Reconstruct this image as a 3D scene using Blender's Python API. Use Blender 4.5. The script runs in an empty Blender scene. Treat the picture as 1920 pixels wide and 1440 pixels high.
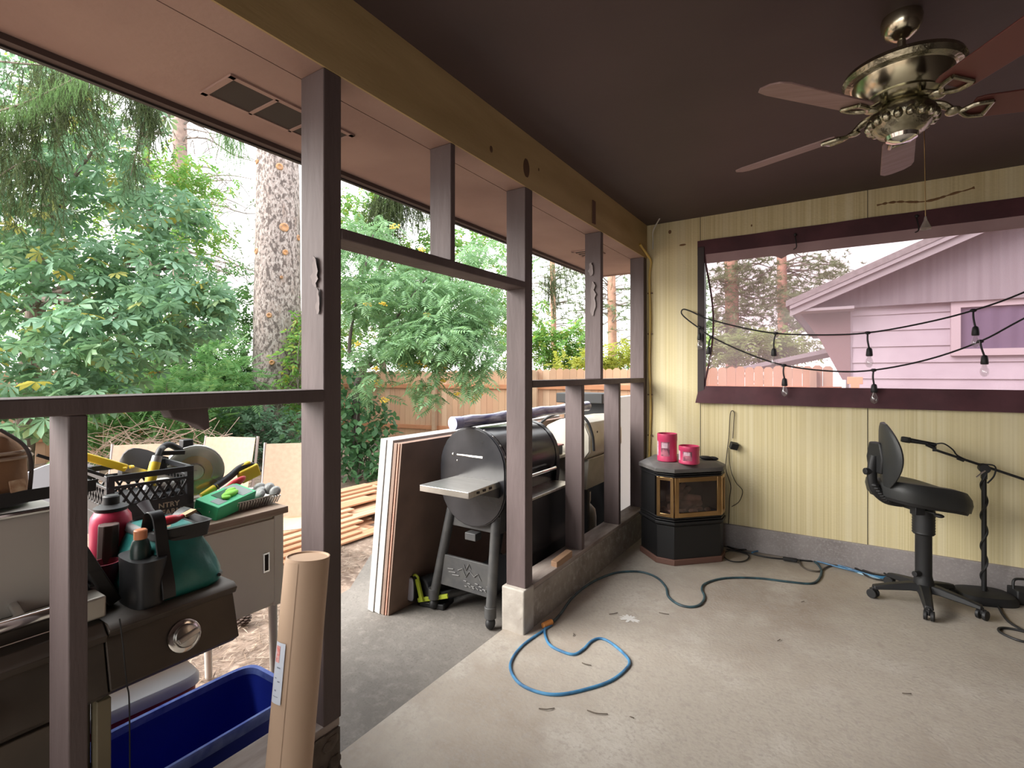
import bpy, math, random
import numpy as np
from mathutils import Vector, Matrix, Euler

C = bpy.context.scene.collection
SC = bpy.context.scene
PI = math.pi
rad = math.radians
random.seed(7)
RNG = np.random.default_rng(7)

# ------------------------------------------------------------------ camera, sky, exposure
EYE = Vector((1.524, 0.0, 1.5))
YAW = 32.96
FPX = 947.0                      # focal length in pixels of a 1920 x 1440 frame
cam_d = bpy.data.cameras.new('camera')
cam = bpy.data.objects.new('camera', cam_d)
C.objects.link(cam)
cam.location = EYE
cam.rotation_euler = (PI / 2, 0, rad(YAW))
cam_d.sensor_fit = 'HORIZONTAL'
cam_d.sensor_width = 36.0
cam_d.lens = 36.0 * FPX / 1920.0
cam_d.shift_y = -20.0 / 1920.0
cam_d.clip_start = 0.02
cam_d.clip_end = 300
SC.camera = cam

w = bpy.data.worlds.new('overcast_sky')
SC.world = w
w.use_nodes = True
nt = w.node_tree
bg = nt.nodes['Background']
tc = nt.nodes.new('ShaderNodeTexCoord')
sp = nt.nodes.new('ShaderNodeSeparateXYZ')
rp = nt.nodes.new('ShaderNodeValToRGB')
nt.links.new(tc.outputs['Generated'], sp.inputs[0])
nt.links.new(sp.outputs['Z'], rp.inputs[0])
rp.color_ramp.elements[0].color = (1.0, 0.985, 0.96, 1)
rp.color_ramp.elements[1].color = (0.90, 0.95, 1.0, 1)
nt.links.new(rp.outputs[0], bg.inputs['Color'])
bg.inputs['Strength'].default_value = 2.8

sun_d = bpy.data.lights.new('hazy_sun', 'SUN')
sun_d.energy = 7.0
sun_d.angle = rad(50)             # sun behind thin cloud: very soft
sun_d.color = (1.0, 0.96, 0.9)
sun = bpy.data.objects.new('hazy_sun', sun_d)
C.objects.link(sun)
sun.rotation_euler = Vector((0.62, 0.62, -0.55)).to_track_quat('-Z', 'Y').to_euler()
sun.location = (-6, -8, 9)

SC.view_settings.view_transform = 'Standard'
SC.view_settings.look = 'None'
SC.view_settings.gamma = 1.0
SC.view_settings.use_curve_mapping = False
SC.view_settings.exposure = 0.4
try:
    SC.cycles.max_bounces = 10
    SC.cycles.diffuse_bounces = 5
    SC.cycles.transparent_max_bounces = 12
    SC.cycles.transmission_bounces = 6
    SC.cycles.caustics_reflective = False
    SC.cycles.caustics_refractive = False
except Exception:
    pass

# ------------------------------------------------------------------ places
SY, CY = math.sin(rad(YAW)), math.cos(rad(YAW))
def ray(u, v):
    r = (u - 960) / FPX
    return Vector((-SY + r * CY, CY + r * SY, (700 - v) / FPX))
def at(u, v, t):
    return EYE + ray(u, v) * t
def onz(u, v, z=0.0):
    d = ray(u, v)
    return EYE + d * ((z - EYE.z) / d.z)
def onx(u, v, x):
    d = ray(u, v)
    return EYE + d * ((x - EYE.x) / d.x)
def ony(u, v, y):
    d = ray(u, v)
    return EYE + d * ((y - EYE.y) / d.y)
YF = 4.686          # inner face of the far wall
GZ = -0.168         # patio level
BZ = 2.58           # underside of the beam
CZ = 2.89           # ceiling

# ------------------------------------------------------------------ mesh helpers
def R3(e):
    return Euler(e).to_matrix()
def frame(d, up=Vector((0, 0, 1))):
    d = Vector(d).normalized()
    if abs(d.dot(up)) > 0.97:
        up = Vector((1, 0, 0))
    a = d.cross(up).normalized()
    return a, a.cross(d).normalized()
def smooth_path(pts, n=6, closed=False):
    P = [Vector(p) for p in pts]
    if len(P) < 3:
        return P
    out = []
    m = len(P)
    for i in range(m if closed else m - 1):
        if closed:
            a, b, c, d = P[(i - 1) % m], P[i], P[(i + 1) % m], P[(i + 2) % m]
        else:
            a, b, c, d = P[max(i - 1, 0)], P[i], P[i + 1], P[min(i + 2, m - 1)]
        for k in range(n):
            t = k / n
            out.append(0.5 * ((2 * b) + (c - a) * t + (2 * a - 5 * b + 4 * c - d) * t * t + (3 * b - a - 3 * c + d) * t ** 3))
    if not closed:
        out.append(P[-1])
    return out

class MB:
    def __init__(s):
        s.v = []; s.f = []
    def add(s, vs, fs):
        o = len(s.v)
        s.v += [tuple(p) for p in vs]
        s.f += [tuple(i + o for i in q) for q in fs]
        return s
    def box(s, c, d, r=None):
        c = Vector(c)
        M = R3(r) if isinstance(r, tuple) else (r or Matrix.Identity(3))
        vs = [c + M @ Vector((x * d[0] / 2, y * d[1] / 2, z * d[2] / 2)) for x in (-1, 1) for y in (-1, 1) for z in (-1, 1)]
        return s.add(vs, [(0, 1, 3, 2), (4, 6, 7, 5), (0, 4, 5, 1), (2, 3, 7, 6), (0, 2, 6, 4), (1, 5, 7, 3)])
    def bb(s, x0, x1, y0, y1, z0, z1):
        return s.box(((x0 + x1) / 2, (y0 + y1) / 2, (z0 + z1) / 2), (x1 - x0, y1 - y0, z1 - z0))
    def bar(s, a, b, wd, ht, up=(0, 0, 1)):
        a, b = Vector(a), Vector(b)
        p, q = frame(b - a, Vector(up))
        vs = [e + p * (i * wd / 2) + q * (j * ht / 2) for e in (a, b) for i, j in ((-1, -1), (1, -1), (1, 1), (-1, 1))]
        return s.add(vs, [(0, 3, 2, 1), (4, 5, 6, 7), (0, 1, 5, 4), (1, 2, 6, 5), (2, 3, 7, 6), (3, 0, 4, 7)])
    def cyl(s, a, b, r0, r1=None, n=16, caps=True):
        return s.tube([a, b], [r0, r0 if r1 is None else r1], n, caps=caps)
    def tube(s, pts, r, n=8, closed=False, caps=True, flat=1.0):
        P = [Vector(p) for p in pts]
        m = len(P)
        rs = r if isinstance(r, (list, tuple)) else [r] * m
        vs = []
        up = None
        for i, p in enumerate(P):
            if closed:
                d = P[(i + 1) % m] - P[i - 1]
            else:
                d = P[min(i + 1, m - 1)] - P[max(i - 1, 0)]
            if d.length < 1e-9:
                d = Vector((0, 0, 1))
            d.normalize()
            if up is None:
                a, up = frame(d)
            else:
                up = (up - d * up.dot(d))
                if up.length < 1e-6:
                    a, up = frame(d)
                up.normalize()
            a = d.cross(up)
            for k in range(n):
                t = 2 * PI * k / n
                vs.append(p + (a * math.cos(t) + up * math.sin(t) * flat) * rs[i])
        fs = []
        for i in range(m if closed else m - 1):
            j = (i + 1) % m
            for k in range(n):
                l = (k + 1) % n
                fs.append((i * n + k, i * n + l, j * n + l, j * n + k))
        if caps and not closed:
            fs.append(tuple(range(n))[::-1])
            fs.append(tuple((m - 1) * n + k for k in range(n)))
        return s.add(vs, fs)
    def lathe(s, prof, c=(0, 0, 0), n=24, M=None, caps=True, sx=1.0):
        c = Vector(c)
        M = M or Matrix.Identity(3)
        vs = []
        for r, z in prof:
            for k in range(n):
                t = 2 * PI * k / n
                vs.append(c + M @ Vector((r * math.cos(t) * sx, r * math.sin(t), z)))
        fs = []
        for i in range(len(prof) - 1):
            for k in range(n):
                l = (k + 1) % n
                fs.append((i * n + k, i * n + l, (i + 1) * n + l, (i + 1) * n + k))
        if caps:
            if prof[0][0] > 1e-4: fs.append(tuple(range(n))[::-1])
            if prof[-1][0] > 1e-4: fs.append(tuple((len(prof) - 1) * n + k for k in range(n)))
        return s.add(vs, fs)
    def prism(s, poly, o, u, v, w):
        """polygon in the plane (o; u, v), pushed along w"""
        o, u, v, w = Vector(o), Vector(u), Vector(v), Vector(w)
        n = len(poly)
        vs = [o + u * a + v * b for a, b in poly] + [o + u * a + v * b + w for a, b in poly]
        fs = [tuple(range(n))[::-1], tuple(range(n, 2 * n))]
        fs += [(i, (i + 1) % n, n + (i + 1) % n, n + i) for i in range(n)]
        return s.add(vs, fs)
    def loft(s, rings, caps=True):
        n = len(rings[0])
        vs = [p for r in rings for p in r]
        fs = []
        for i in range(len(rings) - 1):
            for k in range(n):
                l = (k + 1) % n
                fs.append((i * n + k, i * n + l, (i + 1) * n + l, (i + 1) * n + k))
        if caps:
            fs.append(tuple(range(n))[::-1])
            fs.append(tuple((len(rings) - 1) * n + k for k in range(n)))
        return s.add(vs, fs)
    def ball(s, c, r, n=16, m=10, M=None):
        if not isinstance(r, (tuple, list)): r = (r, r, r)
        c = Vector(c); M = M or Matrix.Identity(3)
        rings = []
        for i in range(1, m):
            a = PI * i / m
            rings.append([c + M @ Vector((r[0] * math.sin(a) * math.cos(2 * PI * k / n), r[1] * math.sin(a) * math.sin(2 * PI * k / n), -r[2] * math.cos(a))) for k in range(n)])
        return s.loft(rings)
    def grid(s, fn, nu, nv, th=None):
        """fn(u, v) in 0..1 -> point; th: thickness vector"""
        vs = [Vector(fn(i / nu, j / nv)) for i in range(nu + 1) for j in range(nv + 1)]
        q = nv + 1
        fs = [(i * q + j, (i + 1) * q + j, (i + 1) * q + j + 1, i * q + j + 1) for i in range(nu) for j in range(nv)]
        if th is not None:
            th = Vector(th); n = len(vs)
            vs = vs + [p + th for p in vs]
            fs = fs + [tuple(k + n for k in reversed(f)) for f in fs]
            rim = [i * q for i in range(nu + 1)] + [nu * q + j for j in range(1, nv + 1)] + [i * q + nv for i in range(nu - 1, -1, -1)] + [j for j in range(nv - 1, 0, -1)]
            for a, b in zip(rim, rim[1:] + rim[:1]):
                fs.append((b, a, a + n, b + n))
        return s.add(vs, fs)

def sup_ell(cx, cy, rx, ry, z, n=24, p=4.0):
    """ring of a rounded rectangle"""
    out = []
    for k in range(n):
        t = 2 * PI * k / n
        c, q = math.cos(t), math.sin(t)
        out.append(Vector((cx + rx * math.copysign(abs(c) ** (2 / p), c), cy + ry * math.copysign(abs(q) ** (2 / p), q), z)))
    return out

def tag(o, label=None, cat=None, group=None, kind=None):
    if label: o['label'] = label
    if cat: o['category'] = cat
    if group: o['group'] = group
    if kind: o['kind'] = kind
    return o

def obj(name, mb, m, parent=None, bev=0.0, sub=0, ang=38, flat=False, label=None):
    """one mesh object; with a parent the points of mb are in the parent's frame"""
    me = bpy.data.meshes.new(name)
    vs = mb.v
    off = Vector((0, 0, 0))
    if parent is None and vs:
        xs, ys, zs = zip(*vs)
        off = Vector(((min(xs) + max(xs)) / 2, (min(ys) + max(ys)) / 2, min(zs)))
        vs = [(a - off.x, b - off.y, c - off.z) for a, b, c in vs]
    me.from_pydata(vs, [], mb.f)
    me.update()
    if not flat:
        me.polygons.foreach_set('use_smooth', [True] * len(me.polygons))
        try: me.set_sharp_from_angle(angle=rad(ang))
        except Exception: pass
    if m: me.materials.append(m)
    o = bpy.data.objects.new(name, me)
    C.objects.link(o)
    if parent is None: o.location = off
    else: o.parent = parent
    if bev:
        b = o.modifiers.new('edge', 'BEVEL'); b.width = bev; b.segments = 2; b.limit_method = 'ANGLE'; b.angle_limit = rad(40)
    if sub:
        b = o.modifiers.new('smooth', 'SUBSURF'); b.levels = sub; b.render_levels = sub
    if label: o['label'] = label
    return o

def thing(name, label, cat, loc=(0, 0, 0), rz=0.0, group=None, kind=None):
    o = bpy.data.objects.new(name, None)
    C.objects.link(o)
    o.empty_display_size = 0.1
    o.location = loc
    o.rotation_euler = (0, 0, rz) if not isinstance(rz, tuple) else rz
    return tag(o, label, cat, group, kind)

def one(name, mb, m, label, cat, group=None, kind=None, **k):
    return tag(obj(name, mb, m, **k), label, cat, group, kind)

def copy_tree(o, parent=None):
    c = o.copy(); C.objects.link(c)
    if parent: c.parent = parent
    for ch in [x for x in C.objects if x.parent == o]:
        copy_tree(ch, c)
    return c

# ------------------------------------------------------------------ materials
def mat(name, c, r=0.6, m=0.0, c2=None, ns=6.0, st=(1, 1, 1), bump=0.0, bs=40.0, lo=0.35, hi=0.65, spec=0.5, tr=0.0, alpha=1.0, coat=0.0, det=6.0, space='Object'):
    M = bpy.data.materials.new(name)
    M.use_nodes = True
    n = M.node_tree
    b = n.nodes['Principled BSDF']
    b.inputs['Base Color'].default_value = (*c, 1)
    b.inputs['Roughness'].default_value = r
    b.inputs['Metallic'].default_value = m
    b.inputs['Specular IOR Level'].default_value = spec
    b.inputs['Transmission Weight'].default_value = tr
    b.inputs['Alpha'].default_value = alpha
    b.inputs['Coat Weight'].default_value = coat
    if c2 is None and not bump:
        return M
    t = n.nodes.new('ShaderNodeTexCoord'); mp = n.nodes.new('ShaderNodeMapping')
    mp.inputs['Scale'].default_value = st
    n.links.new(t.outputs[space], mp.inputs[0])
    if c2 is not None:
        z = n.nodes.new('ShaderNodeTexNoise'); z.inputs['Scale'].default_value = ns; z.inputs['Detail'].default_value = det
        q = n.nodes.new('ShaderNodeValToRGB')
        q.color_ramp.elements[0].position = lo; q.color_ramp.elements[1].position = hi
        q.color_ramp.elements[0].color = (*c2, 1); q.color_ramp.elements[1].color = (*c, 1)
        n.links.new(mp.outputs[0], z.inputs['Vector']); n.links.new(z.outputs[0], q.inputs[0]); n.links.new(q.outputs[0], b.inputs['Base Color'])
    if bump:
        z = n.nodes.new('ShaderNodeTexNoise'); z.inputs['Scale'].default_value = bs; z.inputs['Detail'].default_value = 5
        k = n.nodes.new('ShaderNodeBump'); k.inputs['Strength'].default_value = bump; k.inputs['Distance'].default_value = 0.01
        n.links.new(mp.outputs[0], z.inputs['Vector']); n.links.new(z.outputs[0], k.inputs['Height']); n.links.new(k.outputs[0], b.inputs['Normal'])
    return M

def mixed(name, layers):
    """base colour from several noise-masked layers: [(colour, scale, lo, hi, stretch), ...], first is the ground colour"""
    M = mat(name, layers[0], r=0.85, c2=None, bump=0.25, bs=60)
    n = M.node_tree; b = n.nodes['Principled BSDF']
    t = n.nodes.new('ShaderNodeTexCoord')
    last = None
    for i, (c, s, lo, hi, st) in enumerate(layers[1:]):
        mp = n.nodes.new('ShaderNodeMapping'); mp.inputs['Scale'].default_value = st; mp.inputs['Location'].default_value = (i * 3.1, i * 1.7, i)
        n.links.new(t.outputs['Object'], mp.inputs[0])
        z = n.nodes.new('ShaderNodeTexNoise'); z.inputs['Scale'].default_value = s; z.inputs['Detail'].default_value = 8; z.inputs['Roughness'].default_value = 0.62
        n.links.new(mp.outputs[0], z.inputs['Vector'])
        q = n.nodes.new('ShaderNodeMapRange'); q.inputs['From Min'].default_value = lo; q.inputs['From Max'].default_value = hi
        n.links.new(z.outputs[0], q.inputs['Value'])
        x = n.nodes.new('ShaderNodeMix'); x.data_type = 'RGBA'
        n.links.new(q.outputs[0], x.inputs['Factor'])
        if last is None: x.inputs[6].default_value = (*layers[0], 1)
        else: n.links.new(last, x.inputs[6])
        x.inputs[7].default_value = (*c, 1)
        last = x.outputs[2]
    n.links.new(last, b.inputs['Base Color'])
    return M

def leaf_mat(name, cols, trans=0.45, rough=0.5):
    M = bpy.data.materials.new(name); M.use_nodes = True
    n = M.node_tree; n.nodes.clear()
    out = n.nodes.new('ShaderNodeOutputMaterial')
    g = n.nodes.new('ShaderNodeNewGeometry'); q = n.nodes.new('ShaderNodeValToRGB')
    n.links.new(g.outputs['Random Per Island'], q.inputs[0])
    e = q.color_ramp.elements
    e[0].position = 0; e[0].color = (*cols[0], 1); e[1].position = 1; e[1].color = (*cols[-1], 1)
    for i, c in enumerate(cols[1:-1]):
        e.new((i + 1) / (len(cols) - 1)).color = (*c, 1)
    d = n.nodes.new('ShaderNodeBsdfPrincipled'); d.inputs['Roughness'].default_value = rough; d.inputs['Specular IOR Level'].default_value = 0.35
    t = n.nodes.new('ShaderNodeBsdfTranslucent'); x = n.nodes.new('ShaderNodeMixShader'); x.inputs[0].default_value = trans
    n.links.new(q.outputs[0], d.inputs['Base Color']); n.links.new(q.outputs[0], t.inputs['Color'])
    n.links.new(d.outputs[0], x.inputs[1]); n.links.new(t.outputs[0], x.inputs[2]); n.links.new(x.outputs[0], out.inputs[0])
    return M

def clear_mat(name, col, veil, veil_col, rough=0.1, gloss=0.04):
    """see-through sheet: clear tint, with a share of milky veil and a little gloss"""
    M = bpy.data.materials.new(name); M.use_nodes = True
    n = M.node_tree; n.nodes.clear()
    out = n.nodes.new('ShaderNodeOutputMaterial')
    a = n.nodes.new('ShaderNodeBsdfTransparent'); a.inputs[0].default_value = (*col, 1)
    d = n.nodes.new('ShaderNodeBsdfDiffuse'); d.inputs[0].default_value = (*veil_col, 1)
    tl = n.nodes.new('ShaderNodeBsdfTranslucent'); tl.inputs[0].default_value = (*veil_col, 1)
    dm = n.nodes.new('ShaderNodeMixShader'); dm.inputs[0].default_value = 0.6
    n.links.new(d.outputs[0], dm.inputs[1]); n.links.new(tl.outputs[0], dm.inputs[2])
    x = n.nodes.new('ShaderNodeMixShader'); x.inputs[0].default_value = veil
    n.links.new(a.outputs[0], x.inputs[1]); n.links.new(dm.outputs[0], x.inputs[2])
    g = n.nodes.new('ShaderNodeBsdfGlossy'); g.inputs['Roughness'].default_value = rough
    y = n.nodes.new('ShaderNodeMixShader'); y.inputs[0].default_value = gloss
    n.links.new(x.outputs[0], y.inputs[1]); n.links.new(g.outputs[0], y.inputs[2]); n.links.new(y.outputs[0], out.inputs[0])
    return M

m_floor = mixed('stained_concrete', [(0.40, 0.355, 0.30), ((0.27, 0.215, 0.17), 0.9, 0.47, 0.72, (1, 1, 1)), ((0.50, 0.46, 0.41), 2.3, 0.52, 0.78, (1, 1, 1)), ((0.30, 0.255, 0.215), 14, 0.56, 0.78, (1, 1, 1)), ((0.34, 0.30, 0.26), 55, 0.50, 0.68, (1, 1, 1))])
m_patio = mixed('patio_concrete', [(0.20, 0.18, 0.16), ((0.145, 0.13, 0.115), 1.4, 0.45, 0.7, (1, 1, 1)), ((0.25, 0.225, 0.20), 14, 0.5, 0.75, (1, 1, 1)), ((0.135, 0.12, 0.105), 60, 0.55, 0.7, (1, 1, 1))])
m_dirt = mixed('needle_covered_dirt', [(0.28, 0.20, 0.15), ((0.15, 0.10, 0.075), 3, 0.42, 0.65, (1, 1, 1)), ((0.42, 0.33, 0.26), 22, 0.5, 0.7, (1, 1, 1)), ((0.16, 0.11, 0.08), 40, 0.55, 0.7, (1, 1, 1))])
m_curb = mixed('rough_concrete', [(0.33, 0.29, 0.25), ((0.20, 0.17, 0.145), 3, 0.42, 0.7, (1, 1, 1)), ((0.42, 0.38, 0.34), 25, 0.5, 0.72, (1, 1, 1))])
m_basebd = mixed('grey_painted_concrete', [(0.30, 0.27, 0.265), ((0.22, 0.195, 0.19), 3, 0.42, 0.7, (1, 1, 1)), ((0.36, 0.33, 0.32), 70, 0.5, 0.72, (1, 1, 1))])
m_yellow = mixed('yellow_striped_panelling', [(0.71, 0.615, 0.365), ((0.59, 0.495, 0.27), 1.0, 0.42, 0.6, (70, 70, 0.15)), ((0.75, 0.67, 0.45), 1.0, 0.5, 0.68, (23, 23, 0.1)), ((0.64, 0.56, 0.36), 1.3, 0.5, 0.8, (1, 1, 1))])
m_beam = mat('yellow_painted_beam', (0.46, 0.335, 0.165), 0.7, c2=(0.35, 0.245, 0.11), ns=2.5, st=(1, 0.4, 2), bump=0.1)
m_ceil = mat('dark_brown_ceiling_paint', (0.080, 0.054, 0.055), 0.6, c2=(0.062, 0.042, 0.043), ns=1.2, bump=0.08, bs=25)
m_soffit = mat('pinkish_brown_soffit_paint', (0.36, 0.245, 0.21), 0.8, c2=(0.29, 0.19, 0.165), ns=2.0, bump=0.1)
m_post = mat('dark_brown_stud_paint', (0.125, 0.092, 0.090), 0.65, c2=(0.085, 0.060, 0.058), ns=3.0, st=(2, 2, 0.4), bump=0.3, bs=18)
m_sill = mat('weathered_sill_board', (0.40, 0.34, 0.30), 0.8, c2=(0.22, 0.17, 0.15), ns=5, st=(3, 0.6, 1), bump=0.2)
m_flake = mat('peeling_pale_paint', (0.21, 0.175, 0.17), 0.8)
m_black = mat('black_satin', (0.011, 0.011, 0.012), 0.45, bump=0.05, bs=90)
m_blackmat = mat('black_plastic', (0.013, 0.013, 0.014), 0.55)
m_char = mat('charcoal_powder_coat', (0.05, 0.05, 0.052), 0.5, c2=(0.075, 0.073, 0.07), ns=14)
m_barrel = mat('black_enamel', (0.012, 0.013, 0.016), 0.22, c2=(0.03, 0.03, 0.034), ns=4)
m_steel = mat('brushed_steel', (0.62, 0.60, 0.57), 0.32, 1.0, c2=(0.5, 0.48, 0.45), ns=5, st=(1, 14, 1))
m_dullsteel = mat('weathered_steel', (0.52, 0.49, 0.43), 0.5, 0.75, c2=(0.36, 0.33, 0.28), ns=4, bump=0.05)
m_chrome = mat('chrome', (0.8, 0.79, 0.77), 0.13, 1.0)
m_brass = mat('antique_brass', (0.58, 0.37, 0.17), 0.28, 1.0, c2=(0.40, 0.25, 0.11), ns=4)
m_pewter = mat('aged_pewter', (0.50, 0.47, 0.36), 0.26, 1.0, c2=(0.25, 0.23, 0.16), ns=16, bump=0.4, bs=45)
m_pewter_s = mat('polished_pewter', (0.66, 0.62, 0.48), 0.2, 1.0, c2=(0.42, 0.39, 0.28), ns=3)
m_maroon = mat('maroon_canvas', (0.085, 0.026, 0.034), 0.75, c2=(0.055, 0.016, 0.022), ns=5, bump=0.2, bs=25)
m_mauve = mat('mauve_canvas', (0.42, 0.28, 0.29), 0.85, c2=(0.36, 0.23, 0.24), ns=4)
# ================================================================== the setting
def struct(name, label, cat, mb=None, m=None, **k):
    if mb is None:
        return thing(name, label, cat, kind='structure')
    return one(name, mb, m, label, cat, kind='structure', **k)

fl = MB()
fl.bb(-0.132, 4.75, -3.2, YF + 0.1, -0.30, 0.0)
floor_ = struct('floor', 'stained grey brown concrete slab floor of the porch', 'floor', fl, m_floor)
fq = onz(1180, 1160, 0.0015) - floor_.location
sp_ = MB()
pr_ = random.Random(6)
sp_.prism([(0.075 * q_ * math.cos(a), 0.06 * q_ * math.sin(a)) for a, q_ in [(2 * PI * i / 34, pr_.uniform(0.25, 1.0)) for i in range(34)]], fq, (1, 0, 0), (0, 1, 0), (0, 0, 0.0008))
obj('paint_spot', sp_, mat('white_paint_spot', (0.62, 0.60, 0.57), 0.8), floor_, label='white paint spot')
struct('ceiling', 'dark brown painted porch ceiling above the fan', 'ceiling', MB().bb(0.0, 4.75, -3.2, YF, CZ, CZ + 0.06), m_ceil)
struct('ground', 'brown needle covered dirt ground outside the porch', 'ground', MB().bb(-45, 30, -14, 45, GZ - 0.25, GZ - 0.012), m_dirt)
struct('patio', 'grey concrete patio slab outside the door opening', 'patio', MB().prism([(-0.132, 1.0), (-1.62, 2.36), (-1.66, 2.6), (-2.1, 3.2), (-2.15, 6.2), (-0.132, 6.2)], (0, 0, GZ - 0.14), (1, 0, 0), (0, 1, 0), (0, 0, 0.14)), m_patio)
struct('wall_right', 'brown house wall along the right side of the porch', 'wall', MB().bb(4.75, 4.9, -3.2, YF + 0.1, -0.3, CZ + 0.06), mat('brown_house_wall', (0.07, 0.05, 0.045), 0.8, c2=(0.055, 0.04, 0.036), ns=3))
struct('wall_front', 'unseen brown wall behind the viewer, sized to shape the daylight', 'wall', MB().bb(2.2, 4.75, -3.3, -3.2, -0.3, CZ + 0.06), mat('brown_porch_wall', (0.30, 0.24, 0.20), 0.8, c2=(0.26, 0.20, 0.17), ns=3))  # out of view; width set so daylight from behind only grazes the studs
struct('roof', 'dark roof deck above the porch and its eave', 'roof', MB().bb(-0.86, 5.0, -3.3, 5.3, CZ + 0.07, CZ + 0.2), mat('dark_roofing', (0.06, 0.05, 0.045), 0.9))

# far wall with its window hole
WX0, WX1, WZ0, WZ1 = 0.50, 3.95, 1.30, 2.60
wb = struct('wall_back', 'yellow vertically striped panel wall at the far end', 'wall')
p = MB()
p.bb(-0.13, WX0, YF, YF + 0.1, 0.15, CZ)
p.bb(WX1, 4.75, YF, YF + 0.1, 0.15, CZ)
p.bb(WX0, WX1, YF, YF + 0.1, 0.15, WZ0)
p.bb(WX0, WX1, YF, YF + 0.1, WZ1, CZ)
obj('panelling', p, m_yellow, wb)
m_dark = mat('dark_gap', (0.03, 0.022, 0.018), 0.9)
sm = MB()
for x in (0.484, 1.703, 2.922):
    sm.bb(x - 0.002, x + 0.002, YF - 0.002, YF + 0.001, 0.2, 1.25)
    sm.bb(x - 0.002, x + 0.002, YF - 0.002, YF + 0.001, 2.67, CZ)
obj('panel_seam', sm, m_dark, wb)
st = MB()
sr_ = random.Random(9)
st.tube(smooth_path([(1.76 + 0.05 * k, YF + 0.008, 2.765 + 0.012 * math.sin(k * 0.8) - 0.014 * math.sin(k / 11 * PI) + 0.0005 * k + (0.012 if k == 11 else 0)) for k in range(12)], 3), [0.0088 + sr_.random() * 0.005 for k in range(34)], 8, flat=1.0)
st.ball((0.215, YF, 2.80), (0.014, 0.004, 0.018)).ball((0.33, YF, 2.665), (0.03, 0.003, 0.009)).ball((0.9, YF, 2.75), (0.006, 0.004, 0.01))
obj('water_stain', st, mat('brown_stain', (0.20, 0.11, 0.05), 0.9), wb, label='brown water stains and nail holes')
struct('baseboard_back', 'grey concrete curb along the foot of the yellow wall', 'baseboard', MB().bb(0.0, 4.75, YF - 0.022, YF + 0.1, 0.0, 0.2), m_basebd, bev=0.006)

# open stud wall on the left
wl = struct('wall_left', 'open brown stud wall between the porch and the yard', 'wall')
X0 = -0.132
bm = obj('beam', MB().bb(-0.004, 0.004, -3.2, YF, BZ, CZ), m_beam, wl)
kn = MB()
for (u, v, ry, rz) in ((987, 315, .035, .055), (921, 280, .013, .018), (1010, 318, .006, .01)):
    q = onx(u, v, 0.004)
    kn.ball(q, (0.003, ry, rz))
obj('wood_knot', kn, mat('dark_knot', (0.10, 0.05, 0.025), 0.8), bm)
q0, q1 = onx(1110, 375, 0.004), onx(1122, 420, 0.004)
obj('nailed_cleat', MB().bb(0.003, 0.012, q0.y, q0.y + 0.05, BZ + 0.02, q0.z), mat('dark_cleat', (0.12, 0.06, 0.04), 0.8), bm)
obj('top_plate', MB().bb(X0, -0.004, -3.2, YF + 0.1, BZ + 0.0005, BZ + 0.3), m_soffit, wl)
def stud(y0, y1, z0, z1, x1=0.0):
    return obj('stud', MB().bb(X0, x1, y0, y1, z0, z1), m_post, wl, bev=0.004)
stud(-2.2, -2.13, 0.25, BZ); 
stud(0.429, 0.467, 0.25, 1.40)
nearpost = stud(1.132, 1.207, 0.25, BZ)
stud(1.826, 1.858, 2.03, BZ)
doorpost = stud(2.492, 2.574, 0.25, BZ)
stud(3.255, 3.30, 0.25, 1.415)
upstud = stud(3.592, 3.64, 1.457, BZ)
stud(3.968, 4.011, 0.25, 1.415)
stud(4.60, 4.684, 0.25, BZ)
obj('rail', MB().bb(X0 - 0.004, 0.002, -2.13, 1.132, 1.40, 1.443), m_post, wl, bev=0.004)
obj('rail', MB().bb(X0 - 0.004, 0.002, 2.574, 4.60, 1.415, 1.457), m_post, wl, bev=0.004)
obj('header', MB().bb(X0, 0.002, 1.207, 2.492, 1.99, 2.03), m_post, wl, bev=0.004)
for (y0, y1) in ((2.574, 4.684), (-2.2, 1.2)):
    obj('sill_plate', MB().bb(X0 - 0.01, 0.004 if y0 > 0 else 0.0, y0, y1, 0.222, 0.252), m_sill, wl, bev=0.004)
obj('curb', MB().bb(X0 - 0.008, 0.006, 2.47, YF, GZ - 0.1, 0.222), m_curb, wl, bev=0.008)
obj('curb_end', MB().bb(X0 - 0.012, 0.010, 2.460, 2.576, GZ - 0.1, 0.252), mat('pale_concrete', (0.46, 0.42, 0.37), 0.85, c2=(0.36, 0.32, 0.28), ns=9, bump=0.3), wl, bev=0.008)
cb = MB()
rr = random.Random(3)
cb.bb(X0 - 0.008, 0.008, -2.2, 1.195, GZ - 0.1, 0.222)
for k in range(40):
    cb.ball((0.006, 0.72 + rr.random() * 0.46, 0.02 + rr.random() * 0.19), (0.012 * rr.random() + 0.004, 0.03, 0.022), 7, 5)
for k in range(14):
    cb.ball((X0 + rr.random() * 0.13, 1.193, 0.02 + rr.random() * 0.19), (0.03, 0.012 * rr.random() + 0.004, 0.022), 7, 5)
obj('curb', cb, mat('rough_dark_stone', (0.17, 0.135, 0.11), 0.9, c2=(0.10, 0.08, 0.065), ns=14, bump=0.8, bs=30), wl)
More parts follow.
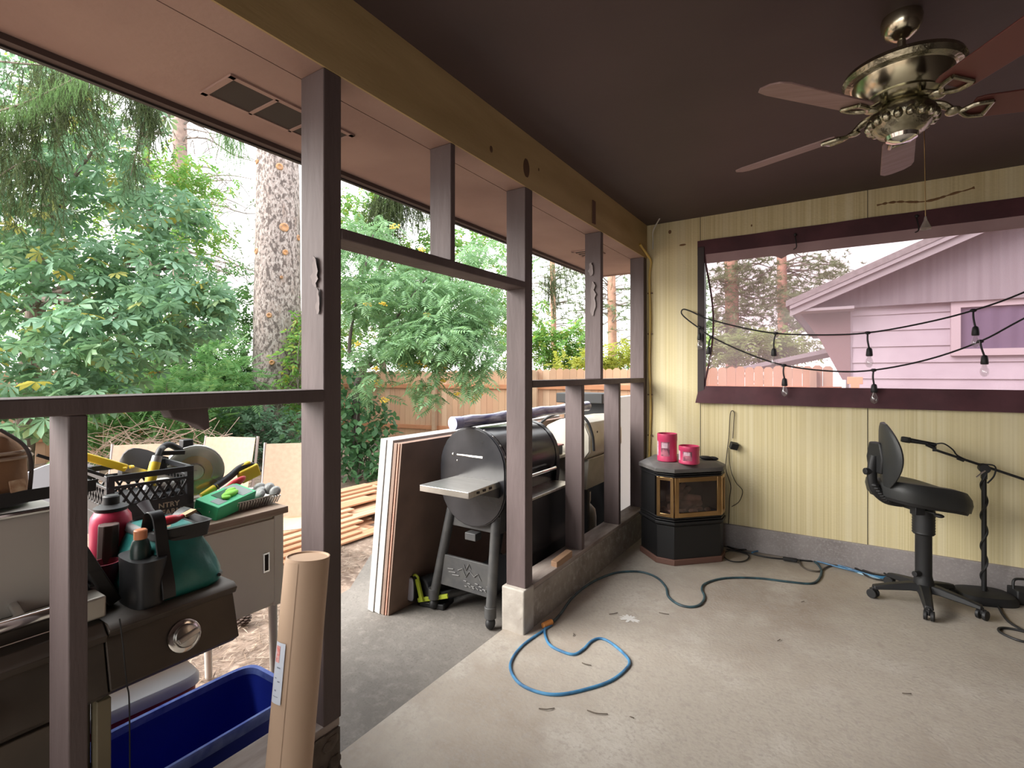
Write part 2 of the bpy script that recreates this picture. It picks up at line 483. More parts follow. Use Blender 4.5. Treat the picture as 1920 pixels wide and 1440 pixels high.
# torn bits of paint and board
tf = MB()
a, b = onx(303, 768, -0.05), onx(388, 766, -0.05)
tf.prism([(0, 0.03), (0.02, -0.01), (0.05, -0.02), (0.085, -0.035), (0.105, -0.052), (0.118, -0.046), (0.116, -0.01), (0.11, 0.03)], (-0.09, a.y, 1.385), (0, 1, 0), (0, 0, 1), (0.06, 0, 0))
obj('torn_flap', tf, m_post, wl, bev=0.003)
for (u, v, host, y, hgt, wd) in ((592, 510, nearpost, 1.130, 0.11, 0.05), (598, 565, nearpost, 1.130, 0.09, 0.03), (1112, 560, upstud, 3.590, 0.26, 0.05), (1108, 505, upstud, 3.590, 0.1, 0.05)):
    q = ony(u, v, y)
    jr = random.Random(int(u))
    jag = [(jr.uniform(0.55, 1.0), jr.uniform(-0.12, 0.12)) for _ in range(9)]
    def flk(s, t, q=q, y=y, wd=wd, hgt=hgt, jag=jag):
        k_ = min(7, int(t * 8)); f_ = t * 8 - k_
        hw_ = (jag[k_][0] * (1 - f_) + jag[k_ + 1][0] * f_) * (1 - 0.6 * abs(2 * t - 1) ** 3)
        of_ = jag[k_][1] * (1 - f_) + jag[k_ + 1][1] * f_
        return (q.x + ((s - 0.5) * hw_ + of_) * wd, y - 0.002 - 0.02 * max(0, s - 0.45) ** 2 * (0.4 + t), q.z + (t - 0.5) * hgt)
    g = MB().grid(flk, 6, 16, th=(0, -0.0012, 0))
    obj('paint_flake', g, m_flake, host)

# eave
sf = struct('soffit', 'pinkish brown soffit boards under the roof eave', 'soffit')
obj('soffit_board', MB().bb(-0.70, X0 - 0.004, -3.2, 5.24, BZ, BZ + 0.02), m_soffit, sf)
m_fascia = mat('dark_fascia_paint', (0.07, 0.045, 0.04), 0.7)
obj('fascia', MB().bb(-0.735, -0.70, -3.2, 5.27, BZ - 0.022, BZ + 0.3), m_fascia, sf)
obj('drip_edge', MB().bb(-0.755, -0.735, -3.2, 5.27, BZ - 0.03, BZ + 0.1), mat('dark_drip_edge', (0.03, 0.025, 0.025), 0.5), sf)
obj('end_fascia', MB().bb(-0.735, 0.0, 5.24, 5.27, BZ - 0.01, BZ + 0.3), m_soffit, sf)
obj('gable_end', MB().bb(-0.13, 4.9, 5.24, 5.27, BZ + 0.05, CZ + 0.08), m_soffit, sf)
m_mesh = mat('dark_vent_mesh', (0.035, 0.025, 0.02), 0.8)
def vent(x0, x1, y0, y1, label):
    t = thing('soffit_vent', label, 'vent', ((x0 + x1) / 2, (y0 + y1) / 2, BZ), group=None)
    w, h = x1 - x0, y1 - y0
    f = MB()
    for i in (-1, 1):
        f.box((i * w / 2, 0, -0.004), (0.022, h + 0.02, 0.008)); f.box((0, i * h / 2, -0.004), (w + 0.02, 0.022, 0.008))
    for k in (1, 2):
        f.box((0, -h / 2 + h * k / 3, -0.004), (w, 0.014, 0.008))
    obj('vent_frame', f, m_soffit, t)
    obj('vent_screen', MB().box((0, 0, -0.002), (w, h, 0.004)), m_mesh, t)
vent(-0.525, -0.325, 0.985, 1.52, 'long three panel screened vent in the soffit before the near post')
vent(-0.46, -0.25, 4.05, 4.25, 'small square vent in the soffit behind the far upper stud')

# mesh / vinyl window in the far wall
wn = struct('window_1', 'wide window of pinkish clear vinyl with maroon canvas border', 'window')
fr = MB()
fr.grid(lambda u, v: (0.462 + u * 3.52, YF - 0.012 - 0.006 * math.sin(u * 40) * v, 2.552 + 0.125 * v), 60, 3, th=(0, 0.012, 0))
obj('top_border', fr, m_maroon, wn)
fr = MB()
fr.grid(lambda u, v: (0.448 + u * 3.54 + 0.03 * v * (1 - u), YF - 0.012 - 0.022 * (1 - v) - 0.004 * math.sin(u * 55), 1.238 + 0.15 * v), 70, 5, th=(0, 0.012, 0))
obj('bottom_border', fr, m_maroon, wn)
obj('side_frame', MB().bb(0.464, 0.522, YF - 0.02, YF + 0.06, 1.25, 2.62).bb(WX1 - 0.03, WX1 + 0.03, YF - 0.02, YF + 0.06, 1.25, 2.62), mat('dark_window_frame', (0.035, 0.022, 0.022), 0.55), wn, bev=0.003)
def edge_x(t):     # left hem of the vinyl, bowed inwards
    return 0.52 + 0.085 * math.sin(PI * min(1, max(0, t))) ** 1.3 - 0.02 * (1 - t)
obj('vinyl_sheet', MB().grid(lambda u, v: (edge_x(v) + u * (WX1 - edge_x(v)), YF + 0.004 - 0.006 * math.sin(v * 3) + 0.003 * math.sin(u * 23), 1.30 + v * 1.30), 30, 10), clear_mat('pink_tinted_vinyl', (0.70, 0.60, 0.65), 0.24, (0.62, 0.37, 0.43), gloss=0.03), wn)
obj('hem', MB().tube([(edge_x(t / 16), YF - 0.006, 1.27 + t / 16 * 1.30) for t in range(17)], 0.008, 8), m_maroon, wn)
obj('valance', MB().grid(lambda u, v: (0.53 + u * 3.4, YF - 0.008 + 0.003 * math.sin(u * 37), 2.47 - 0.03 * max(0, 1 - abs(u - 0.175) / 0.016) * (1 - v) + v * 0.088), 160, 2, th=(0, 0.004, 0)), m_mauve, wn)
hk = MB()
for u, v in ((1491, 440), (1719, 405)):
    q = ony(u, v, YF - 0.03)
    hk.tube(smooth_path([(q.x, q.y + 0.02, q.z), (q.x, q.y, q.z - 0.02), (q.x + 0.01, q.y - 0.01, q.z - 0.10), (q.x - 0.012, q.y - 0.012, q.z - 0.12)]), 0.004, 6)
    hk.ball((q.x, q.y, q.z), 0.012, 8, 6)
obj('hook', hk, m_blackmat, wn)
# ================================================================== ceiling fan
m_blade_lit = mat('window_lit_fan_blade', (0.30, 0.20, 0.19), 0.5, c2=(0.24, 0.15, 0.14), ns=4, st=(1, 9, 1))  # pinkish window light on the blade undersides is put into this colour
m_blade_d = mat('red_brown_fan_blade', (0.13, 0.04, 0.035), 0.45)
fan = thing('ceiling_fan', 'five bladed pewter ceiling fan hanging from the dark ceiling', 'ceiling fan', (1.727, 2.478, CZ))
obj('canopy', MB().lathe([(0.064, 0), (0.068, -0.015), (0.066, -0.04), (0.052, -0.07), (0.022, -0.09), (0.0, -0.092)], n=32), m_pewter_s, fan)
obj('downrod', MB().cyl((0, 0, -0.08), (0, 0, -0.23), 0.014, n=14), m_pewter_s, fan)
obj('motor_housing', MB().lathe([(0.02, -0.19), (0.05, -0.197), (0.16, -0.207), (0.185, -0.225), (0.178, -0.243), (0.162, -0.25), (0.152, -0.275), (0.13, -0.305), (0.115, -0.318), (0.125, -0.325), (0.10, -0.345), (0.05, -0.35)], n=40), m_pewter_s, fan)
rim = MB()
for k in range(40):
    a = 2 * PI * k / 40
    rim.ball((0.178 * math.cos(a), 0.178 * math.sin(a), -0.226), (0.016, 0.016, 0.017), 8, 6)
rim.lathe([(0.17, -0.20), (0.19, -0.21), (0.196, -0.226), (0.186, -0.243), (0.17, -0.248)], n=40, caps=False)
obj('ornate_rim', rim, m_pewter, fan)
sw = MB().lathe([(0.06, -0.34), (0.095, -0.36), (0.11, -0.385), (0.108, -0.41), (0.09, -0.435), (0.075, -0.455), (0.04, -0.47), (0.012, -0.475), (0.0, -0.482)], n=36)
for k in range(18):
    a = 2 * PI * k / 18
    sw.ball((0.105 * math.cos(a), 0.105 * math.sin(a), -0.412), (0.016, 0.016, 0.02), 8, 6)
obj('switch_housing', sw, m_pewter, fan)
obj('bottom_cap', MB().lathe([(0.055, -0.462), (0.05, -0.478), (0.03, -0.488), (0.0, -0.492)], n=24), m_chrome, fan)
for k, a in enumerate((87, 159, 231, 303, 15)):
    T = Matrix.Rotation(rad(a), 3, 'Z')
    B = T @ Matrix.Rotation(rad(-13), 3, 'X')
    def bp(x, y, z): return T @ Vector((0, 0, -0.395)) + B @ Vector((x, y, z))
    iron = MB()
    iron.tube(smooth_path([T @ Vector((0.09, 0, -0.35)), T @ Vector((0.13, 0.012, -0.365)), bp(0.18, 0.0, 0.0), bp(0.22, 0.03, -0.004), bp(0.27, 0.035, -0.004)]), 0.009, 8)
    iron.tube(smooth_path([T @ Vector((0.09, 0, -0.35)), T @ Vector((0.13, -0.012, -0.365)), bp(0.18, 0.0, 0.0), bp(0.22, -0.03, -0.004), bp(0.27, -0.035, -0.004)]), 0.009, 8)
    iron.tube([bp(0.27, -0.035, -0.004), bp(0.27, 0.035, -0.004)], 0.008, 8)
    iron.ball(bp(0.165, 0, 0.0), (0.026, 0.026, 0.012), 12, 8, B)
    bl = obj('blade', MB().prism([(0.215, -0.052), (0.24, -0.06), (0.60, -0.068), (0.645, -0.058), (0.665, -0.03), (0.668, 0.02), (0.655, 0.05), (0.62, 0.066), (0.24, 0.06), (0.215, 0.052)], bp(0, 0, 0.003), B @ Vector((1, 0, 0)), B @ Vector((0, 1, 0)), B @ Vector((0, 0, 0.007))), m_blade_d if k in (3, 4) else m_blade_lit, fan, bev=0.002, label='red brown blade' if k in (3, 4) else 'blade coloured pale by window light')
    ir = obj('blade_iron', iron, m_pewter, bl)
ch = MB().tube([(0.075, 0.06, -0.43), (0.078, 0.062, -0.6), (0.08, 0.065, -0.775)], 0.0016, 6)
chain = obj('pull_chain', ch, m_brass, fan)
fob = MB().lathe([(0.003, -0.775), (0.006, -0.79), (0.016, -0.815), (0.02, -0.825), (0.0, -0.83)], (0.08, 0.065, 0), 8)
obj('pull_fob', fob, clear_mat('clear_fob_glass', (0.9, 0.88, 0.85), 0.25, (0.6, 0.55, 0.5), gloss=0.15), chain)

# ================================================================== corner stove
st = thing('corner_stove', 'black brass trimmed corner stove with glass front before yellow wall', 'stove')
E_ = Vector((0.697, 0.717, 0)); B_ = Vector((-0.717, 0.697, 0)); O_ = Vector((0.442, 3.994, 0.0))
def SP(u, d, z): return O_ + E_ * u + B_ * d + Vector((0, 0, z))
def outline(off, wf=0.41):
    """six-sided plan: front, two chamfers, sides, back; grown by off"""
    c = 0.095
    return [(-off * 0.41, -off), (wf + off * 0.41, -off), (wf + c + off, c - off * 0.41), (wf + c + off, 0.36 + off * 0.3), (wf * 0.5 + 0.09, 0.52 + off * 0.2), (wf * 0.5 - 0.09, 0.52 + off * 0.2), (-c - off, 0.36 + off * 0.3), (-c - off, c - off * 0.41)]
def slab(off, z0, z1, off1=None):
    r0 = [SP(u, d, z0) for u, d in outline(off)]
    r1 = [SP(u, d, z1) for u, d in outline(off if off1 is None else off1)]
    return [r0, r1]
def sl(*a): 
    m = MB()
    for q in a: m.loft(slab(*q))
    return m
O_.z = 0
obj('plinth', sl((0.012, 0.0, 0.045)), mat('red_brown_plinth', (0.17, 0.085, 0.065), 0.6), st, bev=0.004)
obj('base', sl((0.0, 0.045, 0.30)), m_black, st, bev=0.003)
obj('ledge', sl((0.0, 0.30, 0.318, 0.018), (0.018, 0.318, 0.335), (0.008, 0.342, 0.352), (0.008, 0.360, 0.370)), m_black, st, bev=0.002)
obj('firebox', MB().loft([[SP(u, d, 0.30) for u, d in outline(-0.03)], [SP(u, d, 0.375) for u, d in outline(-0.03)]]).loft([[SP(u, d, 0.68) for u, d in outline(-0.03)], [SP(u, d, 0.705) for u, d in outline(-0.03)]])
    .prism([(-0.095, 0.13), (-0.06, 0.13), (-0.06, 0.33), (0.18, 0.47), (0.23, 0.47), (0.47, 0.33), (0.47, 0.13), (0.505, 0.13), (0.505, 0.36), (0.295, 0.52), (0.115, 0.52), (-0.095, 0.36)], O_ + Vector((0, 0, 0.335)), E_, B_, Vector((0, 0, 0.37))), m_black, st)
obj('top_louvre', sl((0.008, 0.685, 0.695), (0.008, 0.703, 0.713)), m_black, st, bev=0.002)
obj('top', sl((0.02, 0.722, 0.752, 0.02), (0.02, 0.752, 0.785, -0.045)), mat('dusty_dark_iron', (0.085, 0.08, 0.078), 0.55, c2=(0.16, 0.15, 0.14), ns=5), st, bev=0.003)
def framep(p0, p1, z0, z1, wd, dep):
    """picture frame between two plan points"""
    a, b = SP(*p0, 0), SP(*p1, 0)
    d = (b - a).normalized(); nrm = d.cross(Vector((0, 0, 1)))
    L = (b - a).length
    m = MB()
    def pc(x0, x1, y0, y1): m.prism([(x0, y0), (x1, y0), (x1, y1), (x0, y1)], a, d, Vector((0, 0, 1)), nrm * dep)
    pc(0, wd, z0, z1); pc(L - wd, L, z0, z1); pc(wd, L - wd, z0, z0 + wd); pc(wd, L - wd, z1 - wd, z1)
    g = MB().prism([(wd * 0.8, z0 + wd * 0.8), (L - wd * 0.8, z0 + wd * 0.8), (L - wd * 0.8, z1 - wd * 0.8), (wd * 0.8, z1 - wd * 0.8)], a, d, Vector((0, 0, 1)), nrm * dep * 0.4)
    return m, g
m_fireglass = clear_mat('smoky_stove_glass', (0.80, 0.72, 0.68), 0.08, (0.16, 0.11, 0.10), rough=0.06, gloss=0.07)
for p0, p1, wd in (((0.0, 0.0), (0.41, 0.0), 0.036), ((-0.095, 0.095), (-0.002, 0.0), 0.026), ((0.412, 0.0), (0.505, 0.095), 0.026)):
    f, g = framep(p0, p1, 0.372, 0.684, wd, 0.012)
    fo = obj('door_frame', f, m_brass, st, bev=0.002)
    obj('door_glass', g, m_fireglass, fo)
lg = MB()
for (u0, d0, z0, u1, d1, z1, r) in ((0.05, 0.16, 0.41, 0.36, 0.2, 0.42, 0.03), (0.08, 0.26, 0.46, 0.33, 0.15, 0.47, 0.027), (0.1, 0.14, 0.47, 0.3, 0.27, 0.53, 0.024), (0.15, 0.2, 0.5, 0.22, 0.22, 0.58, 0.022)):
    a, b = SP(u0, d0, z0), SP(u1, d1, z1)
    lg.tube([a, a.lerp(b, .5) + Vector((0, 0, 0.012)), b], [r, r * 1.15, r * 0.9], 10)
for k in range(30):
    lg.ball(SP(0.03 + random.random() * 0.35, 0.1 + random.random() * 0.2, 0.385), (0.025, 0.025, 0.016), 7, 5)
obj('log_set', lg, mat('ceramic_logs', (0.52, 0.36, 0.30), 0.9, c2=(0.22, 0.15, 0.13), ns=14, bump=0.6), st)

# two pink tubs on the stove
m_pink = mat('pink_red_plastic', (0.62, 0.06, 0.155), 0.35, c2=(0.56, 0.045, 0.125), ns=3)
m_lab = mat('pale_pink_label', (0.72, 0.55, 0.60), 0.6, c2=(0.60, 0.42, 0.50), ns=40, lo=0.45, hi=0.55)
m_lab2 = mat('dark_printed_label', (0.50, 0.16, 0.22), 0.6, c2=(0.16, 0.05, 0.08), ns=22, lo=0.4, hi=0.55)
m_coffee = mat('brown_contents', (0.08, 0.02, 0.02), 0.9)
def tub(loc, r, h, label):
    t = thing('plastic_tub', label, 'tub', loc)
    obj('tub_body', MB().lathe([(r * 0.9, 0), (r, 0.006), (r, h * 0.2), (r * 0.975, h * 0.22), (r * 0.975, h * 0.74), (r, h * 0.76), (r, h * 0.97), (r * 0.985, h), (r * 0.93, h), (r * 0.92, h * 0.55), (r * 0.9, 0.012), (0, 0.01)], n=40), m_pink, t)
    def patch(a0, a1, z0, z1, m, nm):
        obj(nm, MB().grid(lambda s, q: ((r * 0.985) * math.cos(rad(a0 + (a1 - a0) * s)), (r * 0.985) * math.sin(rad(a0 + (a1 - a0) * s)), z0 + (z1 - z0) * q), 10, 2, th=None), m, t)
    # a = 237 degrees faces the camera
    patch(190, 225, h * 0.2, h * 0.72, m_lab, 'back_label')
    patch(247, 300, h * 0.17, h * 0.72, m_lab2, 'front_label')
    patch(253, 290, h * 0.50, h * 0.68, m_lab, 'label_badge')
    return t
q = onz(1251, 864, 0.785); tub((q.x, q.y, 0.785), 0.079, 0.225, 'tall pink red plastic tub standing on the stove')
q = onz(1292, 869, 0.785); tub((q.x, q.y, 0.785), 0.079, 0.142, 'short pink red plastic tub beside the taller one')
q = onz(1325, 862, 0.785)
gl = one('work_glove', MB().ball((q.x, q.y, 0.80), (0.05, 0.03, 0.018)).ball((q.x + 0.05, q.y + 0.02, 0.797), (0.04, 0.014, 0.014)).ball((q.x + 0.04, q.y + 0.045, 0.797), (0.04, 0.014, 0.014)).ball((q.x - 0.03, q.y + 0.035, 0.798), (0.035, 0.016, 0.014)), m_blackmat, 'dark crumpled glove beside the short pink tub', 'glove', sub=1)

# hanging adapter on the wall
ad = thing('power_adapter', 'small black plug adapter hanging on the yellow wall', 'adapter')
q = ony(1376, 836, YF - 0.03)
obj('adapter_body', MB().box(q, (0.06, 0.05, 0.055), (0.3, 0.2, 0.5)), m_blackmat, ad, bev=0.004)
A = lambda u, v: ony(u, v, YF - 0.012)
obj('adapter_cord', MB().tube(smooth_path([A(1374, 822), A(1376, 790), A(1377, 775), A(1373, 770), A(1369, 778), A(1367, 815), A(1363, 850), A(1361, 880), A(1370, 910), A(1368, 935), A(1366, 980), A(1362, 1010)]), 0.0035, 6), mat('brown_thin_cord', (0.06, 0.045, 0.035), 0.6), ad)
ad2 = MB().tube(smooth_path([A(1366, 840), A(1370, 880), A(1380, 905), A(1392, 920), A(1386, 940), A(1372, 950)]), 0.0025, 6)
obj('loose_lead', ad2, m_blackmat, ad)

# yellow cable down the corner, white wire end
yc = thing('corner_cable', 'yellow cable stapled down the corner beside the end stud', 'cable')
obj('sheath', MB().tube(smooth_path([(0.012, 4.45, 2.665), (0.03, 4.60, 2.60), (0.045, YF - 0.015, 2.54), (0.03, YF - 0.015, 2.40), (0.036, YF - 0.015, 2.0), (0.028, YF - 0.015, 1.6), (0.04, YF - 0.015, 1.2), (0.03, YF - 0.015, 0.8), (0.03, YF - 0.04, 0.5)]), 0.011, 8), mat('yellow_cable_sheath', (0.60, 0.42, 0.12), 0.5), yc)
cl = MB()
m_rust = mat('rusty_staple', (0.14, 0.09, 0.05), 0.6)
for z in (2.25, 1.87, 1.30, 0.92):
    obj('staple', MB().box((0.034, YF - 0.008, z), (0.045, 0.018, 0.012)), m_rust, yc)
one('wire_end', MB().tube(smooth_path([(0.06, YF - 0.012, 2.66), (0.065, YF - 0.02, 2.74), (0.09, YF - 0.10, 2.80), (0.15, YF - 0.16, 2.86), (0.17, YF - 0.16, CZ)]), 0.006, 8), mat('white_wire', (0.6, 0.58, 0.53), 0.5), 'white wire end poking out of the ceiling corner', 'wire')

# ================================================================== string lights
sg = thing('string_light', 'black cafe string light looped across the vinyl window', 'string light')
YS = YF - 0.05
S_ = lambda u, v: ony(u, v, YS)
lo = [S_(1920, 597), S_(1838, 640), S_(1740, 674), S_(1638, 694), S_(1560, 696), S_(1470, 685), S_(1400, 662), S_(1337, 633), S_(1312, 616), S_(1290, 600), S_(1278, 588), S_(1281, 580), S_(1296, 584), S_(1325, 597), S_(1390, 614), S_(1455, 625), S_(1540, 628), S_(1627, 624), S_(1730, 606), S_(1825, 582), S_(1920, 548)]
far_a = [Vector((3.35, YS, 2.45)), Vector((2.95, YS, 2.12))]
far_b = [Vector((2.95, YS, 2.26)), Vector((3.4, YS, 2.55))]
obj('cable', MB().tube(smooth_path(far_a + lo + far_b, 5), 0.006, 8), m_blackmat, sg)
m_bulb = clear_mat('clear_bulb_glass', (0.96, 0.96, 0.96), 0.10, (0.75, 0.72, 0.70), gloss=0.12)
bulb_me = MB().lathe([(0.012, 0), (0.014, -0.012), (0.023, -0.035), (0.026, -0.055), (0.02, -0.075), (0.008, -0.085), (0.0, -0.087)], n=16)
fil_me = MB().tube([(0.0, 0, 0), (0.005, 0, -0.03), (0.006, 0, -0.055), (-0.005, 0, -0.055), (-0.005, 0, -0.03), (0, 0, 0)], 0.0012, 5)
for (u, v, du, dv) in ((1455, 625, -4, 30), (1627, 624, 3, 30), (1825, 582, 4, 32), (1470, 685, 1, 26), (1638, 694, 1, 28), (1838, 640, 8, 28), (1312, 614, 0, 12), (1334, 632, -5, 20)):
    a = S_(u, v); b = S_(u + du, v + dv)
    hm = MB().ball(a, (0.02, 0.012, 0.013), 10, 6)
    hm.tube(smooth_path([a, a.lerp(b, 0.5) + Vector((-0.006, -0.008, 0.005)), b]), 0.006, 8)
    hm.lathe([(0.010, 0.008), (0.017, 0.0), (0.02, -0.02), (0.022, -0.05), (0.018, -0.056)], b, 14)
    so = obj('socket', hm, m_blackmat, sg)
    bb = b + Vector((0, 0, -0.054))
    k = MB(); k.add([Vector(p) + bb for p in bulb_me.v], bulb_me.f)
    obj('bulb', k, m_bulb, so)

# ================================================================== drafting chair
hc = onz(1738, 1116, 0)
ctr = Vector((1.985, 4.235, 0))
oc = thing('office_chair', 'black armless office chair beside the yellow wall', 'chair', ctr, rad(YAW))
# local x = image right, local y = away from the camera
def star(a, L=0.285):
    return Vector((math.cos(rad(a)), math.sin(rad(a)), 0)) * L
for k in range(5):
    a = -90 + 72 * k - 1 - YAW
    e = star(a)
    d = e.normalized(); s = Vector((-d.y, d.x, 0))
    rings = []
    for t, wd, zt, zb in ((0.02, 0.05, 0.135, 0.085), (0.3, 0.036, 0.128, 0.082), (0.7, 0.03, 0.105, 0.07), (1.0, 0.026, 0.085, 0.06)):
        c = e * t
        rings.append([c - s * wd + Vector((0, 0, zb)), c + s * wd + Vector((0, 0, zb)), c + s * wd * 0.7 + Vector((0, 0, zt)), c - s * wd * 0.7 + Vector((0, 0, zt))])
    leg = obj('leg', MB().loft(rings), m_blackmat, oc, bev=0.006)
    cs = MB()
    tw = random.uniform(0, 6.28)
    ax = Vector((math.cos(tw), math.sin(tw), 0))
    for i in (-1, 1):
        cs.cyl(e + ax * (0.008 * i) + Vector((0, 0, 0.03)), e + ax * (0.026 * i) + Vector((0, 0, 0.03)), 0.03, n=18)
    cs.box(e + Vector((0, 0, 0.048)), (0.03, 0.03, 0.03)).cyl(e + Vector((0, 0, 0.03)), e + Vector((0, 0, 0.075)), 0.008, n=8)
    obj('caster', cs, m_blackmat, leg, bev=0.003)
obj('column_hub', MB().lathe([(0.055, 0.08), (0.058, 0.13), (0.048, 0.17), (0.042, 0.2)], n=24), m_blackmat, oc)
px_ = 0.00349
obj('gas_column', MB().lathe([(0.045, 0.18), (0.045, 0.46), (0.05, 0.47)], n=24), m_blackmat, oc)
bl = [(0.055, 0.45)]
for k in range(12):
    bl += [(0.062, 0.46 + k * 0.018), (0.059, 0.469 + k * 0.018)]
obj('column_cover', MB().lathe(bl + [(0.064, 0.68)], n=24), m_blackmat, oc)
obj('height_knob', MB().cyl((-0.045, -0.02, 0.2), (-0.085, -0.03, 0.2), 0.018, n=12), m_blackmat, oc, bev=0.003)
m_fab = mat('dark_grey_upholstery', (0.030, 0.031, 0.031), 0.5, c2=(0.024, 0.025, 0.025), ns=5, bump=0.08, bs=220)
# seat: dished, waterfall front to the right
rings = []
for (z, g) in ((0.640, 0.80), (0.650, 0.96), (0.70, 1.0), (0.735, 0.98), (0.757, 0.90), (0.765, 0.72), (0.765, 0.4), (0.765, 0.1)):
    rg = sup_ell(-0.045, 0, 0.255 * g, 0.23 * g, z, 40, 3.2)
    for q in rg:
        x = (q.x + 0.045) / 0.255
        q.z += -0.03 * max(0, x) ** 2 + 0.01 * max(0, -x) ** 1.5 - 0.03 * x + 0.02 + (0.02 * (q.y / 0.23) ** 2 if z > 0.74 else 0)
    rings.append(rg)
obj('seat', MB().loft(rings), m_fab, oc)
pan = []
for (z, g) in ((0.635, 0.5), (0.64, 0.9), (0.66, 0.93)):
    rg = sup_ell(-0.045, 0, 0.255 * g, 0.23 * g, z, 40, 3.2)
    for q in rg:
        x = (q.x + 0.045) / 0.255
        q.z += -0.03 * max(0, x) ** 2 + 0.01 * max(0, -x) ** 1.5 - 0.03 * x + 0.01
    pan.append(rg)
obj('seat_pan', MB().loft(pan), m_blackmat, oc)
mech = MB().box((-0.02, 0, 0.645), (0.22, 0.14, 0.045)).box((-0.12, -0.1, 0.63), (0.06, 0.05, 0.05)).tube([(-0.06, -0.06, 0.63), (-0.06, -0.17, 0.625)], 0.008, 8).ball((-0.06, -0.19, 0.622), (0.024, 0.03, 0.012))
obj('tilt_mechanism', mech, m_blackmat, oc, bev=0.004)
jb = MB().tube(smooth_path([(-0.14, 0, 0.655), (-0.24, 0, 0.675), (-0.31, 0, 0.73), (-0.335, 0, 0.80), (-0.335, 0, 0.88), (-0.318, 0, 0.96)]), 0.024, 12, flat=1.25)
for k in range(8):
    t = k / 7
    jb.ball((-0.245 - 0.085 * t, 0, 0.672 + 0.1 * t ** 1.3), (0.026, 0.04, 0.02), 10, 6)
obj('back_support', jb, m_blackmat, oc)
obj('back_knob', MB().cyl((-0.34, -0.0, 0.86), (-0.385, 0, 0.86), 0.022, n=14), m_blackmat, oc, bev=0.003)
# backrest: thin curved pad, seen nearly from its edge; faces right
rings = []
N = 16
for i in range(N + 1):
    t = i / N
    z = 0.775 + 0.40 * t
    hw = 0.215 * (math.sin(PI * min(1, 0.08 + 0.86 * t)) ** 0.45)
    xc = -0.255 - 0.012 * t + 0.02 * math.sin(PI * t)
    th = 0.042 * (math.sin(PI * min(1, max(0.03, t * 0.96 + 0.02))) ** 0.5) + 0.004
    rg = []
    for k in range(28):
        a = 2 * PI * k / 28
        y = hw * math.cos(a)
        x = xc + th * math.sin(a) + 0.055 * (y / 0.215) ** 2
        rg.append(Vector((x, y, z)))
    rings.append(rg)
R_ = Matrix.Rotation(rad(-32), 3, 'Z')
piv = Vector((-0.27, 0, 0))
bk = MB().loft([[R_ @ (p - piv) + piv for p in r] for r in rings])
obj('backrest', bk, m_fab, oc)
obj('back_shell', MB().prism([(-0.06, 0), (0.06, 0), (0.075, 0.1), (0.05, 0.2), (-0.05, 0.2), (-0.075, 0.1)], (-0.325, 0, 0.85), (0, 1, 0), (0, 0, 1), (0.05, 0, 0)), m_blackmat, oc, bev=0.01)

# ================================================================== microphone stand
YM = 4.42
G = lambda u, v: ony(u, v, YM)
base = onz(1845, 1124, 0.0)
YM = base.y
ms = thing('microphone_stand', 'black boom microphone stand beside the office chair', 'microphone stand', (base.x, base.y, 0))
L_ = lambda q: Vector(q) - Vector((base.x, base.y, 0))
rg = []
for z, g in ((0.0, 1.0), (0.03, 1.0), (0.05, 0.9), (0.06, 0.6)):
    rg.append([Matrix.Rotation(rad(20), 3, 'Z') @ q for q in sup_ell(0, 0, 0.165 * g, 0.12 * g, z, 32, 3)])
obj('base', MB().loft(rg), m_blackmat, ms)
top = L_(G(1845, 878))
pole = MB().tube([(0, 0, 0.05), (0, 0, top.z)], 0.014, 12)
wr = smooth_path([(0.016 * math.cos(k * 1.1), 0.016 * math.sin(k * 1.1), 0.06 + k * (top.z - 0.1) / 22) for k in range(23)], 4)
pl = obj('pole', pole, m_black, ms)
obj('wound_cable', MB().tube(wr, 0.007, 6), m_blackmat, pl)
obj('clutch', MB().cyl(top + Vector((0, -0.03, 0.0)), top + Vector((0, 0.03, 0.0)), 0.03, n=16).box(top + Vector((0, 0, -0.04)), (0.03, 0.035, 0.06)), m_blackmat, ms, bev=0.003)
kb = L_(G(1828, 893))
obj('wing_lever', MB().tube([top + Vector((0, -0.03, -0.01)), kb + Vector((0, -0.04, 0))], [0.006, 0.004], 8), m_chrome, ms)
b0, b1 = L_(G(1752, 843)), L_(G(1960, 912))
boom = obj('boom', MB().tube([b0, b1], 0.0085, 10).tube([L_(G(1795, 858)), L_(G(1808, 863))], 0.014, 10), m_black, ms)
cbl = MB().tube(smooth_path([L_(G(1752, 833)), L_(G(1768, 831)) + Vector((0, -0.02, 0)), L_(G(1785, 842)) + Vector((0, -0.02, 0)), L_(G(1797, 855)), L_(G(1830, 868)) + Vector((0, -.015, 0)), L_(G(1862, 872)) + Vector((0, -.03, 0)), L_(G(1862, 890)) + Vector((0, -.03, 0)), L_(G(1850, 905)) + Vector((0, -.02, 0))]), 0.005, 6)
obj('boom_cable', cbl, m_blackmat, boom)
mc = thing('microphone', 'slim black microphone clipped to the boom end', 'microphone')
a, b, c = G(1689, 823), G(1708, 826), G(1756, 834)
obj('microphone_body', MB().tube([b, b.lerp(c, .5), c], [0.017, 0.014, 0.011], 16), m_black, mc)
obj('grille', MB().tube([a, a.lerp(b, .2), b.lerp(a, .1), b], [0.017, 0.021, 0.021, 0.017], 16), mat('black_grille', (0.03, 0.03, 0.03), 0.5, 0.5, bump=0.5, bs=600), mc, bev=0.002)
obj('clip', MB().tube([G(1738, 832), G(1752, 840)], [0.018, 0.012], 12).box(G(1752, 842), (0.02, 0.02, 0.03)), m_blackmat, mc)

